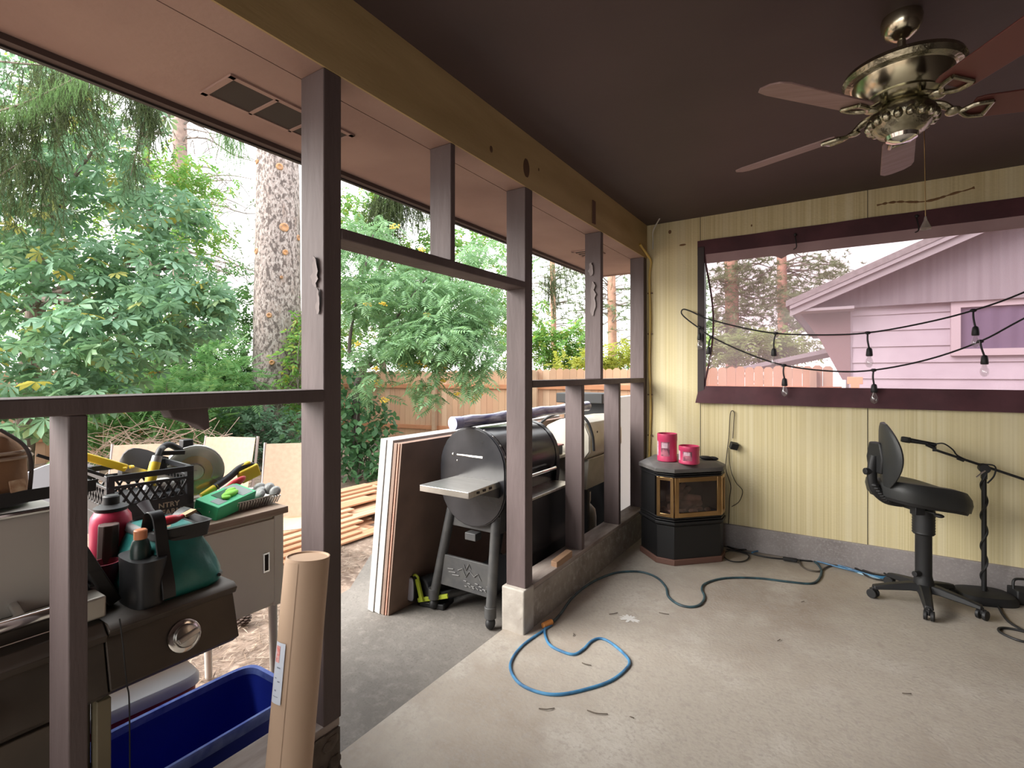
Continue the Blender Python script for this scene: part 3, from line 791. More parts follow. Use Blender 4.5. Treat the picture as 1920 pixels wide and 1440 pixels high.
# ================================================================== cords on the floor
def fp(pts, z=0.006, n=6):
    return smooth_path([onz(u, v, z) for u, v in pts], n)
m_blue = mat('blue_cord', (0.07, 0.25, 0.45), 0.45, c2=(0.035, 0.12, 0.24), ns=14)
m_dteal = mat('dark_teal_cord', (0.045, 0.10, 0.12), 0.5, c2=(0.02, 0.04, 0.05), ns=18)
bc = thing('extension_cord', 'blue extension cord looped on the floor by the door post', 'cord')
obj('cord', MB().tube(fp([(1022, 1174), (1022, 1190), (1030, 1208), (1050, 1220), (1075, 1227), (1093, 1218), (1108, 1203), (1124, 1197), (1142, 1203), (1166, 1222), (1180, 1240), (1172, 1256), (1144, 1277), (1100, 1292), (1050, 1302), (1010, 1298), (975, 1282), (958, 1258), (960, 1236), (980, 1210), (1016, 1184), (1034, 1172)]), 0.0075, 8), m_blue, bc)
q = onz(1026, 1168, 0.02)
obj('cord_plug', MB().cyl(q + Vector((-0.01, -0.035, -0.005)), q + Vector((0.015, 0.03, 0.0)), 0.017, n=12), mat('orange_plug', (0.62, 0.24, 0.06), 0.5), bc, bev=0.003)
dc = thing('floor_cable', 'dark teal cable snaking along the curb and across the floor', 'cable')
obj('cable', MB().tube(fp([(1030, 1172), (1050, 1152), (1072, 1122), (1100, 1098), (1130, 1082), (1160, 1073), (1200, 1072), (1230, 1082), (1248, 1100), (1253, 1118), (1270, 1132), (1292, 1138), (1312, 1134), (1321, 1120), (1316, 1104), (1325, 1093), (1360, 1084), (1420, 1084), (1480, 1091), (1520, 1094), (1535, 1086), (1540, 1070), (1530, 1055), (1512, 1045)], 0.007), 0.008, 8), m_dteal, dc)
tangle = [
    ('thin black cord from the stove lying along the curb', 'black', [(1352, 1018), (1372, 1028), (1408, 1038), (1440, 1045), (1468, 1048), (1490, 1049), (1520, 1052), (1560, 1054), (1610, 1066), (1650, 1082)], 0.006),
    ('black cord coiled in a ring beside the stove', 'black', [(1362, 1030), (1380, 1033), (1402, 1040), (1402, 1048), (1390, 1053), (1370, 1052), (1358, 1044), (1362, 1034), (1385, 1031), (1430, 1030), (1470, 1036), (1510, 1046), (1560, 1058)], 0.005),
    ('uppermost blue cord hugging the concrete curb', 'blue', [(1376, 1024), (1420, 1028), (1450, 1034), (1490, 1040), (1530, 1050), (1580, 1062), (1640, 1080), (1690, 1082), (1760, 1088), (1840, 1102), (1918, 1113)], 0.006),
    ('blue cord bundled along the curb with the others', 'blue', [(1410, 1036), (1432, 1032), (1470, 1038), (1500, 1044), (1535, 1053), (1575, 1064), (1620, 1075), (1655, 1084), (1720, 1088), (1800, 1098), (1890, 1110)], 0.006),
    ('pale blue cord ending near the chair base', 'pale', [(1470, 1037), (1510, 1043), (1550, 1051), (1585, 1064), (1615, 1076), (1650, 1086)], 0.005),
    ('brown cord looped just before the cord bundle', 'brown', [(1498, 1050), (1502, 1060), (1515, 1068), (1535, 1071), (1548, 1064), (1562, 1060), (1600, 1062)], 0.006),
    ('black cord looped left of the chair base', 'black', [(1560, 1052), (1600, 1060), (1625, 1058), (1650, 1070), (1662, 1080), (1620, 1072), (1602, 1064), (1630, 1082), (1665, 1090)], 0.006),
    ('black cord trailing behind the chair toward the curb', 'black', [(1690, 1075), (1740, 1080), (1790, 1092), (1830, 1098), (1870, 1106), (1925, 1112)], 0.005),
]
m_pale = mat('pale_blue_cord', (0.35, 0.55, 0.66), 0.5)
m_brc = mat('brown_cord', (0.09, 0.075, 0.06), 0.6)
cm = {'black': m_blackmat, 'blue': m_blue, 'pale': m_pale, 'brown': m_brc}
for i, (lab, k, pts, r) in enumerate(tangle):
    one('electrical_lead', MB().tube(fp(pts, 0.007 + 0.002 * (i % 4), 5), r, 7), cm[k], lab, 'cord', group='cords along the far wall')
a, b = onz(1468, 1047, 0.02), onz(1495, 1051, 0.02)
one('inline_adapter', MB().bar(a, b, 0.03, 0.026), m_blackmat, 'black inline power brick on the cord beside the curb', 'adapter', bev=0.005)
one('microphone_cable', MB().tube(fp([(1845, 1110), (1858, 1120), (1872, 1138), (1880, 1152), (1892, 1166), (1915, 1180), (1950, 1196), (1985, 1205), (1960, 1208), (1915, 1202), (1888, 1192), (1874, 1184), (1874, 1178), (1892, 1178), (1930, 1186), (1990, 1195)], 0.065 if False else 0.008), 0.007, 8), m_blackmat, 'black cable trailing from the microphone stand base', 'cable')
pb = thing('power_strip', 'black power box on the floor beyond the microphone stand', 'power box')
q = onz(1920, 1132, 0.0)
obj('box_body', MB().box(q + Vector((0.02, 0.03, 0.045)), (0.16, 0.11, 0.09), (0, 0, 0.3)), m_blackmat, pb, bev=0.008)
obj('carry_handle', MB().tube(smooth_path([q + Vector((-0.05, 0.0, 0.085)), q + Vector((-0.045, 0.01, 0.14)), q + Vector((0.0, 0.03, 0.15)), q + Vector((0.07, 0.05, 0.14)), q + Vector((0.08, 0.05, 0.085))]), 0.008, 8), m_blackmat, pb)
a, b = onz(1040, 1062, 0.27), onz(1066, 1040, 0.28)
one('wood_block', MB().box((-0.015, 2.98, 0.275), (0.045, 0.20, 0.045), (0.1, 0.05, -0.06)), mat('raw_wood', (0.36, 0.22, 0.13), 0.7, c2=(0.26, 0.15, 0.09), ns=6, st=(6, 1, 6)), 'small raw wood block left lying on the sill', 'wood block', bev=0.003)
# ================================================================== leaning sheets
def sheet(xb, th, y0, y1, m, label, group, h=1.22, lean=0.108, name='leaning_sheet'):
    s = math.asin(lean)
    dx, dz = math.sin(s), math.cos(s)
    mb = MB().prism([(0, 0), (y1 - y0, 0), (y1 - y0, h), (0, h)], (xb, y0, GZ), (0, 1, 0), (dx, 0, dz), (th * dz, 0, -th * dx))
    # keep the low corner on the slab
    lo = min(p[2] for p in mb.v)
    mb.v = [(a, b, c + GZ - lo) for a, b, c in mb.v]
    return one(name, mb, m, label, 'board', group=group, bev=0.002)
m_white = mat('white_foam_board', (0.52, 0.50, 0.48), 0.6, c2=(0.46, 0.44, 0.42), ns=3)
m_hard = mat('brown_hardboard', (0.25, 0.165, 0.125), 0.7, c2=(0.20, 0.13, 0.10), ns=5)
m_hard2 = mat('red_brown_hardboard', (0.50, 0.27, 0.20), 0.7, c2=(0.42, 0.22, 0.16), ns=30)
gset = 'sheets leaning behind the pellet grill'
sheet(-1.262, 0.055, 2.43, 4.87, m_white, 'outermost thick white board of the leaning stack', gset)
sheet(-1.200, 0.052, 2.435, 4.87, m_white, 'second thick white board, next to the brown sheets', gset)
sheet(-1.142, 0.030, 2.44, 4.87, m_hard, 'thicker brown sheet leaning against the white boards', gset, h=1.20)
sheet(-1.108, 0.014, 2.445, 4.86, m_hard2, 'thin red brown sheet, middle one of the leaning stack', gset, h=1.20)
sheet(-1.090, 0.014, 2.45, 4.86, m_hard, 'innermost brown hardboard sheet facing the pellet grill', gset, h=1.20)

# ================================================================== pellet grill
pg = thing('pellet_grill', 'black barrel pellet grill on splayed legs behind the door post', 'grill', (-0.545, 2.95, GZ))
W = lambda x, y, z: Vector((x + 0.545, y - 2.95, z - GZ))
def bprof(g=0.0, n=14):
    """barrel section in (x, z)"""
    r = 0.255 + g
    out = [(-0.545 + r * math.cos(PI * k / n), 0.865 + r * math.sin(PI * k / n)) for k in range(n + 1)]
    out += [(-0.545 + r * math.cos(PI + PI * k / n), 0.745 + (r + 0.0) * math.sin(PI + PI * k / n)) for k in range(n + 1)]
    return out
y0, y1 = 2.70, 3.44
obj('barrel', MB().loft([[W(x, y, z) for x, z in bprof(-0.012)] for y in (y0 + 0.01, y1 - 0.01)]), m_barrel, pg)
def band(y, wd, g):
    return MB().loft([[W(x, yy, z) for x, z in bprof(gg)] for yy, gg in ((y, g - 0.006), (y, g), (y + wd, g), (y + wd, g - 0.006))])
end = MB()
for q in (band(y0 - 0.012, 0.05, 0.012), band(y0 - 0.004, 0.012, 0.02)):
    end.add(q.v, q.f)
end.loft([[W(x, y0 + 0.004, z) for x, z in bprof(-0.02)], [W(x, y0 - 0.004, z) for x, z in bprof(-0.045)], [W(x, y0 - 0.004, z) for x, z in bprof(-0.2)]])
ec = obj('end_cap', end, m_barrel, pg, bev=0.002)
rv = MB()
for k in range(5):
    a = rad(20 + k * 17)
    rv.ball(W(-0.545 + 0.268 * math.cos(a), y0 + 0.018, 0.865 + 0.268 * math.sin(a)), 0.008, 8, 6)
rv.ball(W(-0.70, y0 - 0.008, 0.945), 0.012, 10, 6).ball(W(-0.665, y0 - 0.008, 0.905), 0.008, 10, 6)
obj('rivet', rv, m_steel, ec)
obj('vent_slot', MB().tube([W(-0.665, y0 - 0.008, 0.945), W(-0.45, y0 - 0.008, 0.945)], 0.008, 8), m_steel, ec)
lid = MB()
n = 12
arc = [(-0.545 + 0.262 * math.cos(PI * k / n * 1.05 - 0.1), 0.865 + 0.262 * math.sin(PI * k / n * 1.05 - 0.1)) for k in range(n + 1)]
lid.grid(lambda u, v: W(-0.545 + 0.262 * math.cos(PI * v * 1.02 - 0.25), y0 + 0.05 + u * (y1 - y0 - 0.09), 0.865 + 0.262 * math.sin(PI * v * 1.02 - 0.25)), 2, 24)
lo_ = obj('lid', lid, m_barrel, pg)
hd = MB().tube([W(-0.245, y0 + 0.12, 0.80), W(-0.245, y1 - 0.12, 0.80)], 0.012, 10)
for y in (y0 + 0.14, y1 - 0.14):
    hd.tube([W(-0.30, y, 0.81), W(-0.245, y, 0.80)], 0.008, 8)
obj('lid_handle', hd, m_chrome, lo_)
far = band(y1 - 0.04, 0.05, 0.012)
obj('rear_band', far, m_barrel, pg)
ash = MB().ball(W(-0.60, y0 - 0.004, 0.575), (0.05, 0.004, 0.03), 12, 6).ball(W(-0.49, y0 - 0.004, 0.60), (0.04, 0.004, 0.035), 12, 6)
obj('rust_patch', ash, mat('ashy_scuffs', (0.16, 0.14, 0.125), 0.9), ec)
# folding side shelf towards the camera
def tray(x0, x1, y0_, y1_, z, lip):
    m = MB()
    m.prism([(x0, y0_), (x1, y0_), (x1 - 0.02, y1_), (x0 + 0.01, y1_)], W(0, 0, z - 0.006), (1, 0, 0), (0, 1, 0), (0, 0, 0.006))
    m.bar(W(x0, y0_, z - lip / 2), W(x1, y0_, z - lip / 2), 0.004, lip)
    m.bar(W(x0, y0_, z - lip / 2), W(x0 + 0.01, y1_, z - lip / 2), 0.004, lip)
    m.bar(W(x1, y0_, z - lip / 2), W(x1 - 0.02, y1_, z - lip / 2), 0.004, lip)
    return m
shf = obj('side_shelf', tray(-0.685, -0.30, 2.345, 2.69, 0.80, 0.038), m_steel, pg, bev=0.002)
sl_ = MB()
for k in range(3):
    sl_.box(W(-0.300 - 0.004 * k, 2.44 + 0.07 * k, 0.782), (0.006, 0.022, 0.014))
obj('hook_slot', sl_, m_dark, shf)
obj('shelf_bracket', MB().prism([(2.45, 0.765), (2.70, 0.765), (2.70, 0.69)], W(-0.33, 0, 0), (0, 1, 0), (0, 0, 1), (0.012, 0, 0)).prism([(2.45, 0.765), (2.70, 0.765), (2.70, 0.69)], W(-0.66, 0, 0), (0, 1, 0), (0, 0, 1), (0.012, 0, 0)), m_char, pg)
# front folding shelf towards the wall
obj('front_shelf', MB().bb(*[a + b for a, b in zip((-0.31, -0.148, 2.80, 3.40, 0.672, 0.69), (0.545, 0.545, -2.95, -2.95, -GZ, -GZ))]), m_steel, pg, bev=0.003)
obj('apron', MB().loft([[W(-0.20, 2.80, -0.10), W(-0.20, 3.42, -0.10), W(-0.34, 3.42, -0.10), W(-0.34, 2.80, -0.10)], [W(-0.20, 2.80, 0.672), W(-0.20, 3.42, 0.672), W(-0.34, 3.42, 0.672), W(-0.34, 2.80, 0.672)]]), m_barrel, pg, bev=0.004)
# legs, panels, wheels
def leg(xb, yb, xt, yt, zt=0.56):
    m = MB().tube([W(xt, yt, zt), W(xb, yb, GZ + 0.09)], [0.034, 0.034], 16)
    m.tube([W(xb, yb, GZ + 0.15), W(xb, yb, GZ + 0.075)], 0.039, 16)
    return obj('leg', m, m_char, pg, bev=0.003)
feet = [(-0.385, 2.685, -0.375, 2.74, 1), (-0.885, 2.70, -0.755, 2.74, 1), (-0.385, 3.46, -0.375, 3.42, 0), (-0.885, 3.46, -0.755, 3.42, 0)]
for xb, yb, xt, yt, cst in feet:
    l = leg(xb, yb, xt, yt)
    c = MB()
    if cst: c.ball(W(xb, yb, GZ + 0.04), (0.032, 0.036, 0.04), 16, 10).cyl(W(xb, yb, GZ + 0.06), W(xb, yb, GZ + 0.09), 0.02, n=12)
    else: c.cyl(W(xb - 0.025, yb, GZ + 0.09), W(xb + 0.025, yb, GZ + 0.09), 0.09, n=28)
    obj('caster' if cst else 'wheel', c, m_blackmat, l, bev=0.003)
obj('collar', MB().prism([(-0.80, 0.44), (-0.345, 0.44), (-0.335, 0.66), (-0.40, 0.58), (-0.49, 0.52), (-0.60, 0.52), (-0.69, 0.58), (-0.76, 0.66)], W(0, 2.735, 0), (1, 0, 0), (0, 0, 1), (0, 0.66, 0)), m_char, pg, bev=0.004)
obj('grease_tray', MB().box(W(-0.56, 2.73, 0.40), (0.09, 0.07, 0.05)), m_char, pg, bev=0.004)
pn = obj('leg_panel', MB().prism([(-0.85, 0.02), (-0.385, 0.02), (-0.38, 0.235), (-0.825, 0.235)], W(0, 2.705, 0), (1, 0, 0), (0, 0, 1), (0, 0.02, 0)), m_char, pg, bev=0.003)
em = MB()
def stroke(pts, r=0.0035):
    em.tube([W(x, 2.702, z) for x, z in pts], r, 6)
stroke([(-0.62, 0.20), (-0.60, 0.165), (-0.575, 0.21), (-0.56, 0.18)])
stroke([(-0.67, 0.15), (-0.63, 0.17), (-0.60, 0.12), (-0.57, 0.165), (-0.53, 0.135), (-0.50, 0.16), (-0.475, 0.12)])
stroke([(-0.76, 0.145), (-0.71, 0.15)]); stroke([(-0.75, 0.125), (-0.69, 0.13)]); stroke([(-0.72, 0.11), (-0.66, 0.115)])
for a in range(7):
    x = -0.62 + a * 0.032
    stroke([(x, 0.092 - 0.012 * (a % 3)), (x + 0.024, 0.090 - 0.012 * (a % 3))]); stroke([(x + 0.008, 0.058 + 0.01 * (a % 2)), (x + 0.028, 0.055)])
obj('embossed_emblem', em, mat('worn_grey_emblem', (0.16, 0.155, 0.15), 0.6), pn)
obj('crossbar', MB().tube([W(-0.86, 2.74, GZ + 0.085), W(-0.50, 3.30, GZ + 0.10)], 0.028, 12), m_char, pg)
obj('lower_shelf', MB().prism([(-0.82, 2.78), (-0.42, 2.78), (-0.42, 3.42), (-0.82, 3.42)], W(0, 0, 0.0), (1, 0, 0), (0, 1, 0), (0, 0, 0.02)), m_black, pg)

# roll of clear film on the barrel
fr0 = at(858, 803, 3.33)
fr0 = Vector((-0.60, 2.62, 1.172)); fr1 = Vector((-0.34, 4.10, 1.215))
m_film = mat('blue_clear_film', (0.60, 0.60, 0.74), 0.16, c2=(0.14, 0.14, 0.30), ns=5, st=(9, 0.7, 9), spec=0.7, coat=0.6)
rl = thing('film_roll', 'roll of bluish clear plastic film lying across both grills', 'film roll', (fr0 + fr1) / 2 - Vector((0, 0, 0.04)))
Lr = lambda p: Vector(p) - Vector(rl.location)
d = (fr1 - fr0).normalized()
pts = [fr0 + d * (1.503 * k / 14) + Vector((0.004 * math.sin(k * 2.1), 0, 0.003 * math.sin(k * 1.7))) for k in range(15)]
obj('wrapped_film', MB().tube([Lr(p) for p in pts], [0.040 + 0.003 * math.sin(k * 1.9) for k in range(15)], 20), m_film, rl)
obj('film_end', MB().tube([Lr(fr0 - d * 0.05), Lr(fr0 + d * 0.02)], [0.046, 0.042], 16), mat('pale_blue_film_end', (0.50, 0.52, 0.72), 0.3, c2=(0.32, 0.33, 0.55), ns=20), rl)

# ================================================================== second gas grill by the wall
g2 = thing('gas_grill', 'weathered stainless gas grill with eight sided hood beyond the studs', 'grill', (-0.46, 4.2, GZ))
V2 = lambda x, y, z: Vector((x + 0.46, y - 4.2, z - GZ))
hp = [(-0.72, 0.86), (-0.70, 0.96), (-0.62, 1.05), (-0.50, 1.105), (-0.36, 1.115), (-0.26, 1.08), (-0.215, 0.98), (-0.215, 0.84), (-0.26, 0.78), (-0.66, 0.78)]
m_hood = mat('dull_stainless_hood', (0.70, 0.66, 0.57), 0.42, 0.35, c2=(0.52, 0.47, 0.38), ns=3.5, bump=0.04)
hood = obj('hood', MB().prism(hp, V2(0, 3.88, 0), (1, 0, 0), (0, 0, 1), (0, 0.72, 0)), m_hood, g2, bev=0.006)
obj('end_panel', MB().prism([(-0.47 + (x + 0.47) * 0.96, 0.95 + (z - 0.95) * 0.96) for x, z in hp], V2(0, 3.872, 0), (1, 0, 0), (0, 0, 1), (0, 0.008, 0)), m_hood, hood, bev=0.002)
obj('bolt_hole', MB().ball(V2(-0.30, 3.87, 0.93), (0.012, 0.004, 0.03), 10, 6).ball(V2(-0.213, 4.02, 1.0), (0.004, 0.01, 0.01), 8, 6).ball(V2(-0.213, 4.2, 0.9), (0.004, 0.01, 0.01), 8, 6), m_dark, hood)
obj('handle_bar', MB().tube(smooth_path([V2(-0.76, 3.86, 0.86), V2(-0.73, 3.86, 1.0), V2(-0.60, 3.86, 1.12), V2(-0.42, 3.86, 1.165), V2(-0.26, 3.86, 1.13), V2(-0.19, 3.86, 1.0), V2(-0.175, 3.86, 0.86)]), 0.012, 8), m_blackmat, g2)
obj('firebox', MB().prism([(-0.68, 0.78), (-0.235, 0.78), (-0.26, 0.52), (-0.64, 0.52)], V2(0, 3.90, 0), (1, 0, 0), (0, 0, 1), (0, 0.68, 0)), m_dullsteel, g2, bev=0.005)
for x, y in ((-0.27, 3.92), (-0.66, 3.92), (-0.27, 4.54), (-0.66, 4.54)):
    obj('leg', MB().bb(*[a + b for a, b in zip((x - 0.02, x + 0.02, y - 0.02, y + 0.02, GZ, 0.52), (0.46, 0.46, -4.2, -4.2, -GZ, -GZ))]), m_blackmat, g2)
obj('side_shelf', MB().prism([(-0.66, 3.58), (-0.40, 3.58), (-0.40, 3.87), (-0.66, 3.87)], V2(0, 0, 0.80), (1, 0, 0), (0, 1, 0), (0, 0, 0.025)), m_hood, g2, bev=0.004)
obj('bottom_shelf', MB().prism([(-0.66, 3.92), (-0.27, 3.92), (-0.27, 4.54), (-0.66, 4.54)], V2(0, 0, -0.06), (1, 0, 0), (0, 1, 0), (0, 0, 0.02)), m_blackmat, g2)
tk = thing('propane_tank', 'grey propane tank on the shelf under the stainless grill', 'gas tank', (-0.44, 4.16, -0.04))
obj('tank_body', MB().lathe([(0.09, 0.0), (0.1, 0.02), (0.135, 0.05), (0.145, 0.10), (0.145, 0.26), (0.135, 0.32), (0.09, 0.37), (0.03, 0.385), (0.03, 0.41)], n=28), mat('grey_tank_paint', (0.30, 0.295, 0.285), 0.5, c2=(0.22, 0.21, 0.2), ns=5), tk)
obj('collar', MB().lathe([(0.085, 0.36), (0.095, 0.40), (0.095, 0.48), (0.088, 0.48), (0.086, 0.40)], n=28, caps=False), m_dullsteel, tk)
obj('valve', MB().cyl((0, 0, 0.4), (0, 0, 0.46), 0.02, n=10).cyl((-0.03, 0, 0.45), (0.03, 0, 0.45), 0.014, n=10), m_brass, tk)
bt = thing('grill_tool_tray', 'black tray with red rim between the two grills', 'tray', (-0.53, 3.70, 0.825))
obj('tray_body', MB().box((0, 0, 0.035), (0.20, 0.2, 0.07)), m_blackmat, bt, bev=0.006)
obj('tray_rim', MB().box((0, 0, 0.075), (0.215, 0.215, 0.012)), mat('dark_red_rim', (0.20, 0.03, 0.035), 0.5), bt, bev=0.003)
wp = sheet(-0.62, 0.05, 4.95, 6.0, mat('white_table_top', (0.50, 0.49, 0.485), 0.5), 'white folding table leaning upright at the end of the grills', None, h=1.42, lean=0.09, name='folding_table')
wp['category'] = 'table'
obj('edge_trim', MB().tube([(0.035, -0.53, 0.03), (0.155, -0.53, 1.40)], 0.006, 8), m_blackmat, wp)
one('black_lid', MB().bb(-0.93, -0.42, 4.62, 4.92, 1.20, 1.30).bb(-0.93, -0.42, 4.80, 4.92, GZ, 1.2), m_blackmat, 'flat black panel standing behind the film roll', 'panel', bev=0.008)

# lime and black power tool on the patio
bw = thing('cordless_tool', 'lime and black cordless tool between leaning sheets and grill leg', 'power tool', (-1.0, 2.72, GZ))
m_lime = mat('lime_plastic', (0.42, 0.50, 0.04), 0.45)
obj('tool_body', MB().box((0.03, 0.13, 0.10), (0.11, 0.28, 0.16), (0, 0, -0.2)).cyl((0.0, -0.02, 0.11), (0.06, 0.24, 0.12), 0.085, n=18), m_blackmat, bw, bev=0.01)
obj('lamp_head', MB().loft([sup_ell(0, 0, 0.036, 0.085, z, 24, 4) for z in (0, 0.04)]).__class__().loft([[Vector((-0.055 + q.x * 1.15, -0.085 + z, 0.125 + q.y * 1.05)) for q in sup_ell(0, 0, 0.036, 0.085, 0, 24, 4)] for z in (0.0, 0.05)]), m_blackmat, bw)
obj('lamp_lens', MB().loft([[Vector((-0.055 + q.x * g, -0.088 + z, 0.125 + q.y * g)) for q in sup_ell(0, 0, 0.036, 0.085, 0, 24, 4)] for z, g in ((0.004, 1.0), (-0.004, 0.92))]), mat('pale_grey_lens', (0.50, 0.51, 0.58), 0.4), bw)
obj('lime_guard', MB().bar((0.0, -0.06, 0.05), (0.21, 0.02, 0.10), 0.02, 0.03).bar((-0.01, -0.06, 0.20), (0.04, -0.06, 0.05), 0.02, 0.03).tube(smooth_path([(-0.05, -0.06, 0.20), (-0.03, -0.06, 0.225), (0.0, -0.06, 0.21), (0.0, -0.06, 0.18)]), 0.009, 8), m_lime, bw, bev=0.004)
obj('skid_foot', MB().box((0.08, 0.05, 0.02), (0.20, 0.16, 0.04), (0, 0, 0.2)), m_black, bw, bev=0.008)

# ================================================================== near gas grill (left)
ng = thing('gas_grill', 'brown and stainless gas grill with side shelf outside the near studs', 'grill', (-0.45, 0.1, GZ))
V3 = lambda x, y, z: Vector((x + 0.45, y - 0.1, z - GZ))
def bx3(x0, x1, y0, y1, z0, z1):
    return MB().bb(x0 + 0.45, x1 + 0.45, y0 - 0.1, y1 - 0.1, z0 - GZ, z1 - GZ)
m_gbr = mat('dark_brown_grill_enamel', (0.10, 0.082, 0.066), 0.45, 0.3, c2=(0.075, 0.06, 0.048), ns=6)
m_ghood = mat('stainless_grill_hood', (0.58, 0.55, 0.49), 0.5, 0.2, c2=(0.53, 0.50, 0.45), ns=3)
hoodp = [(-0.335, 0.845), (-0.36, 1.09), (-0.385, 1.12), (-0.64, 1.12), (-0.72, 1.00), (-0.74, 0.845)]
hd = obj('hood', MB().prism(hoodp, V3(0, -0.42, 0), (1, 0, 0), (0, 0, 1), (0, 0.93, 0)), m_ghood, ng, bev=0.006)
obj('hood_lip', MB().tube([V3(-0.372, -0.42, 1.112), V3(-0.372, 0.51, 1.112)], 0.008, 8), m_chrome, hd)
hh = MB().tube([V3(-0.262, -0.40, 0.855), V3(-0.262, 0.47, 0.855)], 0.018, 14)
for y in (-0.34, 0.41): hh.tube([V3(-0.34, y, 0.875), V3(-0.262, y, 0.855)], 0.012, 10)
obj('hood_handle', hh, m_chrome, hd)
obj('firebox', MB().prism([(-0.30, 0.845), (-0.30, 0.79), (-0.74, 0.79), (-0.74, 0.845)], V3(0, -0.45, 0), (1, 0, 0), (0, 0, 1), (0, 1.0, 0)), m_gbr, ng, bev=0.004)
obj('corner_bracket', bx3(-0.33, -0.245, 0.50, 0.585, 0.80, 0.862), m_dullsteel, ng, bev=0.006)
cp = obj('control_panel', MB().prism([(-0.225, 0.775), (-0.205, 0.76), (-0.215, 0.74), (-0.235, 0.735), (-0.20, 0.60), (-0.235, 0.575), (-0.30, 0.575), (-0.30, 0.79), (-0.24, 0.79)], V3(0, -0.45, 0), (1, 0, 0), (0, 0, 1), (0, 1.025, 0)), m_gbr, ng, bev=0.003)
def knob(y, par):
    M = Matrix.Rotation(rad(75), 3, 'Y')
    c = V3(-0.212, y, 0.672)
    k = MB().lathe([(0.048, -0.006), (0.048, 0.004), (0.042, 0.008)], c, 28, M)
    bz = obj('knob_bezel', k, m_chrome, par)
    k = MB().lathe([(0.036, 0.0), (0.034, 0.02), (0.028, 0.024)], c, 24, M)
    k.box(c + M @ Vector((0, 0, 0.028)), (0.016, 0.064, 0.022), Matrix(M @ R3((0, 0, 0.25))))
    obj('knob', k, m_steel, bz, bev=0.003)
knob(0.30, cp); knob(-0.05, cp)
shelf = obj('side_shelf', MB().prism([(-0.225, 0.785), (-0.205, 0.77), (-0.215, 0.75), (-0.235, 0.745), (-0.195, 0.605), (-0.23, 0.58), (-0.70, 0.58), (-0.70, 0.785)], V3(0, 0.578, 0), (1, 0, 0), (0, 0, 1), (0, 0.362, 0)), m_gbr, ng, bev=0.003)
knob(0.775, shelf)
cab = obj('cabinet', bx3(-0.72, -0.30, -0.45, 0.565, -0.14, 0.575), m_gbr, ng, bev=0.004)
for (a, b) in ((-0.42, 0.03), (0.04, 0.545)):
    dr = obj('cabinet_door', bx3(-0.30, -0.285, a, b, -0.10, 0.54), mat('brown_cabinet_door', (0.13, 0.10, 0.075), 0.5, c2=(0.095, 0.075, 0.058), ns=5), cab, bev=0.003)
    obj('door_pull', MB().tube([V3(-0.265, (0.0 if a < 0 else 0.08), 0.25), V3(-0.265, (0.0 if a < 0 else 0.08), 0.5)], 0.008, 8), m_gbr, dr)
obj('leg_trim', bx3(-0.31, -0.262, 0.567, 0.602, -0.14, 0.555), mat('olive_brown_trim', (0.20, 0.165, 0.10), 0.55), ng, bev=0.003)
for x in (-0.34, -0.68):
    for y in (-0.4, 0.52):
        obj('wheel', MB().cyl(V3(x - 0.015, y, GZ + 0.028), V3(x + 0.015, y, GZ + 0.028), 0.028, n=18), m_blackmat, ng)
wire = MB().tube(smooth_path([V3(-0.20, 0.60, 0.80), V3(-0.195, 0.605, 0.74), V3(-0.18, 0.61, 0.62), V3(-0.19, 0.62, 0.55), V3(-0.20, 0.625, 0.30)]), 0.002, 5)
obj('igniter_wire', wire, m_blackmat, shelf)
# raised side burner lid, leaning left
lid = MB().prism([(-0.33, 0), (-0.55, 0), (-0.56, 0.26), (-0.53, 0.28), (-0.35, 0.28), (-0.32, 0.26)], V3(0, 0.622, 0.792), (1, 0, 0), (0, -0.42, 0.91), (0, 0.03, 0.014))
sl3 = obj('burner_lid', lid, mat('black_ribbed_lid', (0.010, 0.009, 0.009), 0.7, c2=(0.022, 0.02, 0.018), ns=10, st=(1, 1, 9), lo=.5, hi=.7), shelf, bev=0.004)
rb = MB()
for k in range(6):
    h = 0.05 + k * 0.05
    h *= 0.85
    rb.bar(V3(-0.345, 0.618 - 0.42 * h, 0.790 + 0.91 * h), V3(-0.535, 0.618 - 0.42 * h, 0.790 + 0.91 * h), 0.010, 0.008)
obj('lid_rib', rb, m_black, sl3)

# brown tool bag on the hood
m_duck = mat('brown_duck_canvas', (0.30, 0.165, 0.085), 0.85, c2=(0.24, 0.125, 0.065), ns=6, bump=0.15, bs=60)
m_dbr = mat('dark_brown_webbing', (0.035, 0.022, 0.018), 0.7)
tb = thing('tool_bag', 'brown canvas tool bag with black base on the grill hood', 'bag', (-0.50, 0.185, 1.128))
rings = []
for z, gx, gy in ((0.035, 1, 1), (0.06, 1.02, 1.0), (0.12, 1.0, 0.99), (0.155, 0.96, 0.97), (0.19, 0.86, 0.90), (0.215, 0.66, 0.76), (0.23, 0.35, 0.5)):
    rings.append([q for q in sup_ell(0, 0, 0.115 * gx, 0.285 * gy, z, 32, 3.5)])
bd = obj('bag_body', MB().loft(rings), m_duck, tb)
obj('bag_base', MB().loft([sup_ell(0, 0, 0.118, 0.29, z, 32, 3.5) for z in (0.0, 0.036)]), m_black, tb, bev=0.004)
obj('base_strap', MB().bar((0.112, -0.3, 0.02), (0.112, 0.42, 0.03), 0.004, 0.034).tube([(0.11, 0.285, 0.14), (0.113, 0.44, 0.055)], 0.005, 6), m_black, tb)
pip = MB()
for z, g in ((0.135, 1.02), (0.15, 1.0)):
    pip.tube([q for q in sup_ell(0, 0, 0.117 * g, 0.287 * g, z, 40, 3.5)], 0.005, 6, closed=True)
obj('zip_piping', pip, mat('tan_piping', (0.40, 0.30, 0.22), 0.7), bd)
